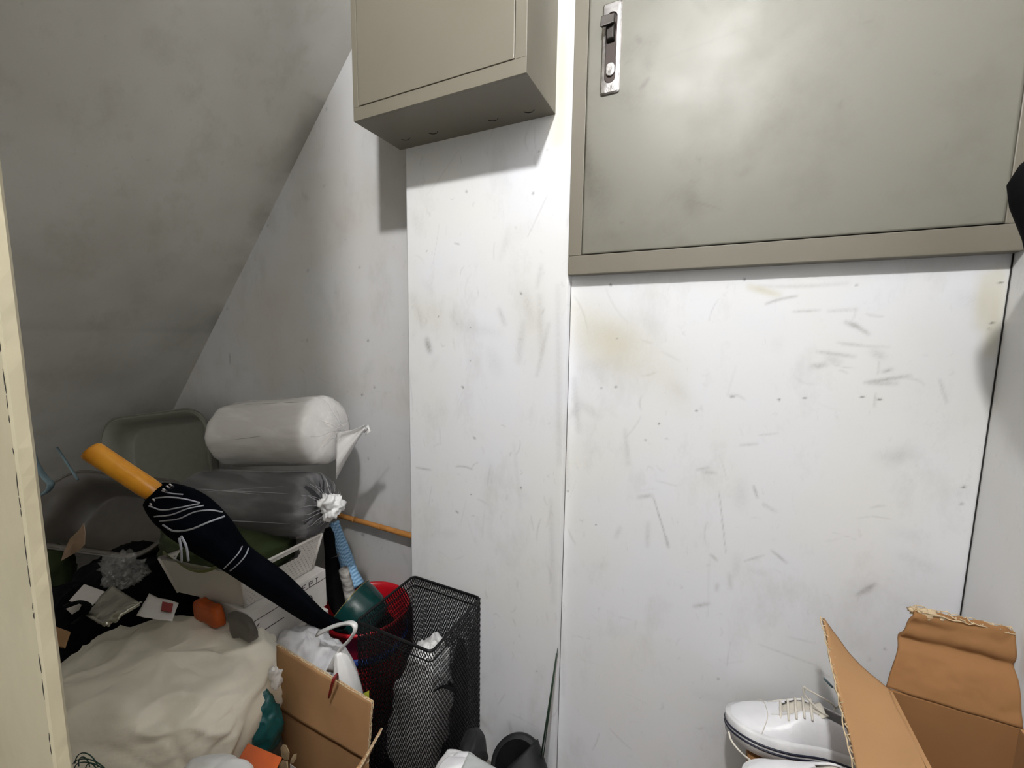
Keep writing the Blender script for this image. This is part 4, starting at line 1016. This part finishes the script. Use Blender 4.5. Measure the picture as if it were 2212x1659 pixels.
# ------------------------------------------------------------------ footwear at the bottom
def sole_outline(s):
    """half widths (left, right) of a sole at s in 0..1 from toe to heel"""
    w_ = math.sqrt(max(0, 1 - (1 - min(1, s / .30)) ** 2)) if s < .30 else 1.0
    waist = 1 - .22 * math.exp(-((s - .62) / .17) ** 2)
    heel = math.sqrt(max(0, 1 - ((s - .86) / .14) ** 2)) if s > .86 else 1.0
    hl = 1 - .20 * max(0, min(1, (s - .4) / .4))
    return w_ * waist * heel * hl
def slab(nm, T, d, wv, nv, L, W, t, m, n=40, camber=.0, s0=.0):
    bm = bmesh.new(); rows = []
    for i in range(n + 1):
        s = .5 - .5 * math.cos(PI * i / n); hw = max(.0004, W / 2 * sole_outline(s)); c = T + d * (L * s) + nv * camber * math.sin(PI * s)
        rows.append([bm.verts.new(c + wv * x + nv * z) for x, z in ((-hw, 0), (hw, 0), (hw * .985, t), (hw * .9, t * 1.12), (-hw * .9, t * 1.12), (-hw * .985, t))])
    for a, b in zip(rows, rows[1:]):
        for k in range(6): bm.faces.new((a[k], a[(k + 1) % 6], b[(k + 1) % 6], b[k]))
    bm.faces.new(rows[0]); bm.faces.new(rows[-1])
    return from_bm(nm, bm, M[m], None, True)
def slide():
    T = at(1100, 1586, -.035); d = V((.66, -.44, -.72)).normalized(); nv = V((.10, -.75, .66)); nv = (nv - d * nv.dot(d)).normalized(); wv = d.cross(nv)
    L = min(.26, (T.z - .004) / -d.z) 
    L = .215
    r = thing('slide_sandal', 'black foam slide sandal propped against the white wall', 'sandal', T + d * L)
    s = slab('sole', T, d, wv, nv, L, .148, .020, 'blackfoam')
    fb = slab('footbed', T + nv * .0185 + d * .012, d, wv, nv, L - .02, .126, .005, 'black')
    bm = bmesh.new(); rows = []
    for j in range(9):
        q = j / 8; s0 = .055 + .075 * q; row = []
        for k in range(17):
            a = PI * k / 16; hh = (.046 + .014 * q) * math.sin(a) ** .8
            row.append(bm.verts.new(T + d * (s0 + .018 * math.cos(a)) + wv * (.074 * math.cos(a)) + nv * (.016 + hh)))
        rows.append(row)
    for a, b in zip(rows, rows[1:]):
        for k in range(16): bm.faces.new((a[k], a[k + 1], b[k + 1], b[k]))
    st = from_bm('strap', bm, M['blackfoam'], None, True); mod_solid(st, .007)
    adopt(r, s, fb, st)
slide()
tag(lump('black_shoe', at(1018, 1635, -.27) , (.028, .05, .045), 'blackfoam', e=2.3, amp=.004, seed=71), 'black shoe toe between the mesh bin and the slide sandal', 'shoe')
t = thing('white_slipper', 'white slipper toe at the bottom edge in front of the mesh bin', 'slipper', at(965, 1720, -.42))
a = lump('upper', at(980, 1706, -.42), (.052, .06, .040), 'sole', e=2.2, amp=.002, seed=72); b = lump('insole', at(990, 1708, -.435), (.044, .05, .036), 'shoe', e=2.2, amp=.002, seed=73)
adopt(t, a, b)
card_quad('grey_cloth', 'light grey suede flap lying over the white slipper', 'cloth', [(985, 1690), (1012, 1627), (1075, 1664), (1060, 1700)], [-.50, -.44, -.44, -.50], 'grey_fab', t=.004)
tag(tube('green_rod', [(at(1168, 1640, -.06), .0026), (at(1186, 1525, -.03), .0026), (at(1203, 1412, -.004), .0024)], 'greenstick', seg=8), 'thin dark green rod leaning against the wall joint', 'rod')
tag(tube('green_rod', [(at(1173, 1640, -.06), .0016), (at(1190, 1510, -.03), .0016), (at(1205, 1400, -.004), .0012)], 'greenstick', seg=8), 'second thinner green rod leaning right beside the first', 'rod')

def sneaker(nm, label, T, d, L, W, hgt, roll_=0, laces=True, seed=0):
    """T toe tip at sole bottom, d direction towards the heel"""
    d = V(d).normalized(); up = V((0, 0, 1)); up = (up - d * up.dot(d)).normalized(); up = Matrix.Rotation(roll_, 3, d) @ up; wv = d.cross(up)
    r = thing(nm, label, 'shoe', T)
    P = lambda s, x, z: T + d * (L * s) + wv * (x * W / 2) + up * z
    st = .034
    obs = [slab('sole', T, d, wv, up, L, W, st, 'sole')]
    # stripes round the side of the sole
    for z in (.014, .0215):
        for sd in (-1, 1):
            pts = []
            for i in range(45):
                s = (i / 44) ** 1.6 * .97; hw = sole_outline(s) ; pts.append((P(s, sd * (hw * 1.0 + .006), z), .0019))
            bm = bmesh.new(); tube_bm(bm, pts, 6); o = from_bm('stripe', bm, M['stripe'], None, True); sub(obs[0], o)
    # upper: rings across the shoe
    def height(s): 
        return np.interp(s, [0, .04, .12, .25, .36, .5, .65, .8, .92, 1], [.028, .038, .050, .060, .070, .092, .092, .080, .082, .075]) * hgt / .09
    bm = bmesh.new(); rows = []
    nk = 18
    for i in range(44):
        s = .004 + .992 * (.5 - .5 * math.cos(PI * i / 43)); hw = sole_outline(s) * .90; h = height(s); row = []
        for k in range(nk + 1):
            a = PI * k / nk; ex = .62
            x = math.copysign(abs(math.cos(a)) ** ex, math.cos(a)) * hw; z = st * .8 + (h - st * .8) * math.sin(a) ** (.75)
            opening = 0
            row.append(bm.verts.new(P(s, x * (1 - .12 * (z / max(h, .01)) ** 2), z)))
        rows.append(row)
    for i, (a, b) in enumerate(zip(rows, rows[1:])):
        s = (.5 - .5 * math.cos(PI * (i + .5) / 43))
        for k in range(nk):
            kk = abs(k + .5 - nk / 2)
            if .36 < s < .56 and kk < 1.2 + (s - .36) * 6: continue
            if .56 <= s < .93 and kk < 3.4 * math.sqrt(max(0, 1 - ((s - .74) / .2) ** 2)): continue
            bm.faces.new((a[k], a[k + 1], b[k + 1], b[k]))
    o = from_bm('upper', bm, M['shoe'], None, True); mod_solid(o, .003, -1); obs.append(o)
    # tongue and lining
    bm = bmesh.new(); rows = []
    for i in range(16):
        s = .30 + .34 * i / 15; h = height(s) - .006 + (.02 if s > .6 else 0) * (s - .6) * 10
        rows.append([bm.verts.new(P(s, x * .40, h - .005 * x * x)) for x in (-1, -.5, 0, .5, 1)])
    for a, b in zip(rows, rows[1:]):
        for k in range(4): bm.faces.new((a[k], a[k + 1], b[k + 1], b[k]))
    o = from_bm('tongue', bm, M['lace'], None, True); mod_solid(o, .003); obs.append(o)
    obs.append(slab('lining', P(.33, 0, st), d, wv, up, L * .58, W * .50, .008, 'lining'))
    if laces:
        for i in range(5):
            s = .365 + .048 * i; h = height(s) + .001
            pts = [(P(s + .03, -.58, h - .012), .0020), (P(s + .018, -.28, h + .001), .0023), (P(s + .008, 0, h + .004), .0023), (P(s - .004, .28, h + .001), .0023), (P(s - .012, .58, h - .012), .0020)]
            bm = bmesh.new(); tube_bm(bm, [(V(q[:3]), q[3]) for q in smooth_path([(*p, q) for p, q in pts], 4)], 7); obs.append(from_bm('lace', bm, M['lace'], None, True))
        # seams
        for ps in ([(.22, -.95, .75), (.27, -.5, .97), (.28, 0, 1.0), (.27, .5, .97), (.22, .95, .75)], [(.30, .36, 1.0), (.40, .42, .97), (.52, .44, .95), (.6, .5, .95)], [(.30, -.36, 1.0), (.40, -.42, .97), (.52, -.44, .95), (.6, -.5, .95)]):
            pts = [(P(s, x * sole_outline(s) * (.97 if abs(x) > .8 else 1), st * .8 + (height(s) - st * .8) * f_ * (1 if abs(x) < .8 else .55)), .0007) for s, x, f_ in ps]
            bm = bmesh.new(); tube_bm(bm, [(V(q[:3]), q[3]) for q in smooth_path([(*p, q) for p, q in pts], 5)], 5); obs.append(from_bm('seam', bm, M['lace'], None, True))
    adopt(r, *obs); return r, P
T = at(1566, 1572, -.085)
sn, P1 = sneaker('sneaker', 'white leather sneaker with two navy stripes round its sole, toe pointing left', T, (1, .06, .03), .27, .118, .090, math.radians(-12))
loops = [[(1806, 1530, -.03), (1790, 1515, -.05), (1745, 1490, -.06), (1737, 1484, -.06), (1738, 1500, -.06), (1765, 1530, -.07), (1790, 1548, -.08)],
         [(1800, 1535, -.02), (1815, 1520, -.05), (1805, 1490, -.06), (1796, 1482, -.06), (1780, 1466, -.06)]]
obs = []
for lp in loops:
    bm = bmesh.new(); tube_bm(bm, [(V(q[:3]), q[3]) for q in smooth_path([(*at(*p), .0018) for p in lp], 6)], 7); obs.append(from_bm('loose_lace', bm, M['lace'], None, True))
obs.append(tube('lace_tip', [(at(1780, 1466, -.06), .0024), (at(1798, 1484, -.06), .0024)], 'bluegrey', seg=8))
adopt(sn, *obs)
sn2, P2 = sneaker('sneaker', 'second white sneaker at the bottom edge in front of the striped one', at(1600, 1708, -.235), (1, .1, .02), .27, .10, .09, 0, laces=False)
lo = tube('loose_lace', [(at(1574, 1580, -.15), .0018), (at(1580, 1600, -.16), .0018), (at(1600, 1625, -.17), .0018), (at(1624, 1645, -.2), .0018)], 'lace', seg=7, n=4); adopt(sn2, lo)
t = thing('shoe_box', 'plain brown shoe box supporting the white sneakers', 'box', (.22, -.22, 0))
zb = min((bpy.data.objects['sneaker'].location.z), sn2.location.z)
obs = [box('body', (.12, .295, -.36, -.10, 0, zb - .03), 'card'), box('lid', (.115, .298, -.365, -.095, zb - .029, zb - .004), 'card2', bev=.002)]
adopt(t, *obs)

# ------------------------------------------------------------------ torn cardboard box at the right
def box_right():
    y = -.175
    F0, F1 = at(1918, 1490, y), at(2205, 1592, y); zf = F0.z; x0 = F0.x; x1 = XR - .004; yf = -.47
    print('BOXR', F0, F1, at(1990, 1338, y), at(1777, 1335, -.07), at(1850, 1659, -.3))
    r = thing('cardboard_box', 'torn brown cardboard box with raised flaps at the bottom right', 'box', ((x0 + x1) / 2, (y + yf) / 2, 0))
    obs = [box('side', (x0, x1, y, y + .006, .006, zf - .001), 'card2'), box('side', (x0, x1, yf, yf + .006, .006, zf), 'card'), box('side', (x0, x0 + .006, yf + .006, y, .006, zf - .001), 'card'), box('side', (x1 - .006, x1, yf + .006, y, .006, zf), 'card'), box('bottom', (x0, x1, yf, y + .006, 0, .006), 'card')]
    TL = at(1992, 1340, y + .01); zt = TL.z
    # crumpled back flap leaning back, crease across
    def bf(u, v):
        xl = x0 + (TL.x - x0) * v; xr = x1 - .002
        p = V((xl + (xr - xl) * u, y + .004 + .045 * v + .010 * math.exp(-((v - .58) / .07) ** 2) - .012 * math.exp(-((v - .95) / .08) ** 2) * math.exp(-u * 2), zf + (zt - zf) * v))
        p.y += .005 * fbm(p, 14); p.z += .004 * fbm(p + V((3, 0, 0)), 30) * v
        if v > .93: p.z += .003 * fbm(p + V((9, 0, 0)), 90)
        return p
    obs.append(sheet('back_flap', bf, 50, 34, 'card2', t=.005))
    obs.append(corr_edge('corrugated_edge', bf(.0, 1) + V((0, 0, .001)), bf(1, 1) + V((0, 0, .001)), V((0, .010, .004)), n=46, seed=8, jagz=.006))
    obs.append(tag_less(lump('torn_paper', bf(.12, .99) + V((0, .0, .0)), (.020, .006, .006), 'cardedge', amp=.01, ns=60, wr=.01, ws=80, seg=(30, 18), seed=3)))
    # left flap, hinge along the left wall, free edge up and outwards
    A = V((x0, y, zf)); B = at(1777, 1336, -.10); C = at(1852, 1665, -.33); D = V((x0, -.36, zf))
    def lf(u, v):
        p = A * (1 - u) * (1 - v) + D * u * (1 - v) + C * u * v + B * (1 - u) * v
        return p + V((0, 0, -.012 * math.sin(PI * v))) + V((.003, 0, 0)) * fbm(p, 12)
    obs.append(sheet('side_flap', lf, 30, 20, 'card', t=.005))
    obs.append(corr_edge('corrugated_edge', lf(0, 1), lf(1, 1), V((-.009, -.003, .006)), n=64, seed=9, jagz=.004))
    adopt(r, *obs)
def tag_less(o): return o
box_right()

# ------------------------------------------------------------------ black thing on the right wall
def hang():
    r = thing('hanging_bag', 'rounded black bag hanging on the right wall beside the metal cabinet', 'bag', (XR, -.22, H + .42))
    a = lathe('body', [(0, .268), (.045, .262), (.085, .25), (.108, .228), (.117, .205), (.112, .178), (.096, .135), (.075, .05), (.048, -.06), (.02, -.15), (0, -.17)], 'black', (.448, -.225, H), seg=40)
    for v in a.data.vertices: v.co.x = min(v.co.x, XR - .002); v.co.y = -.225 + (v.co.y + .225) * .55
    b = tube('strap', [((.445, -.235, H + .24), .004), ((.45, -.235, H + .34), .004), ((.452, -.235, H + .42), .003)], 'black', seg=8)
    adopt(r, a, b)
    return r
hang()
tag(tube('wall_hook', [((XR + .01, -.235, H + .425), .004), ((XR - .012, -.235, H + .42), .004), ((XR - .014, -.235, H + .435), .003)], 'darksteel', seg=8), 'small steel hook on the right wall holding the black bag', 'hook')
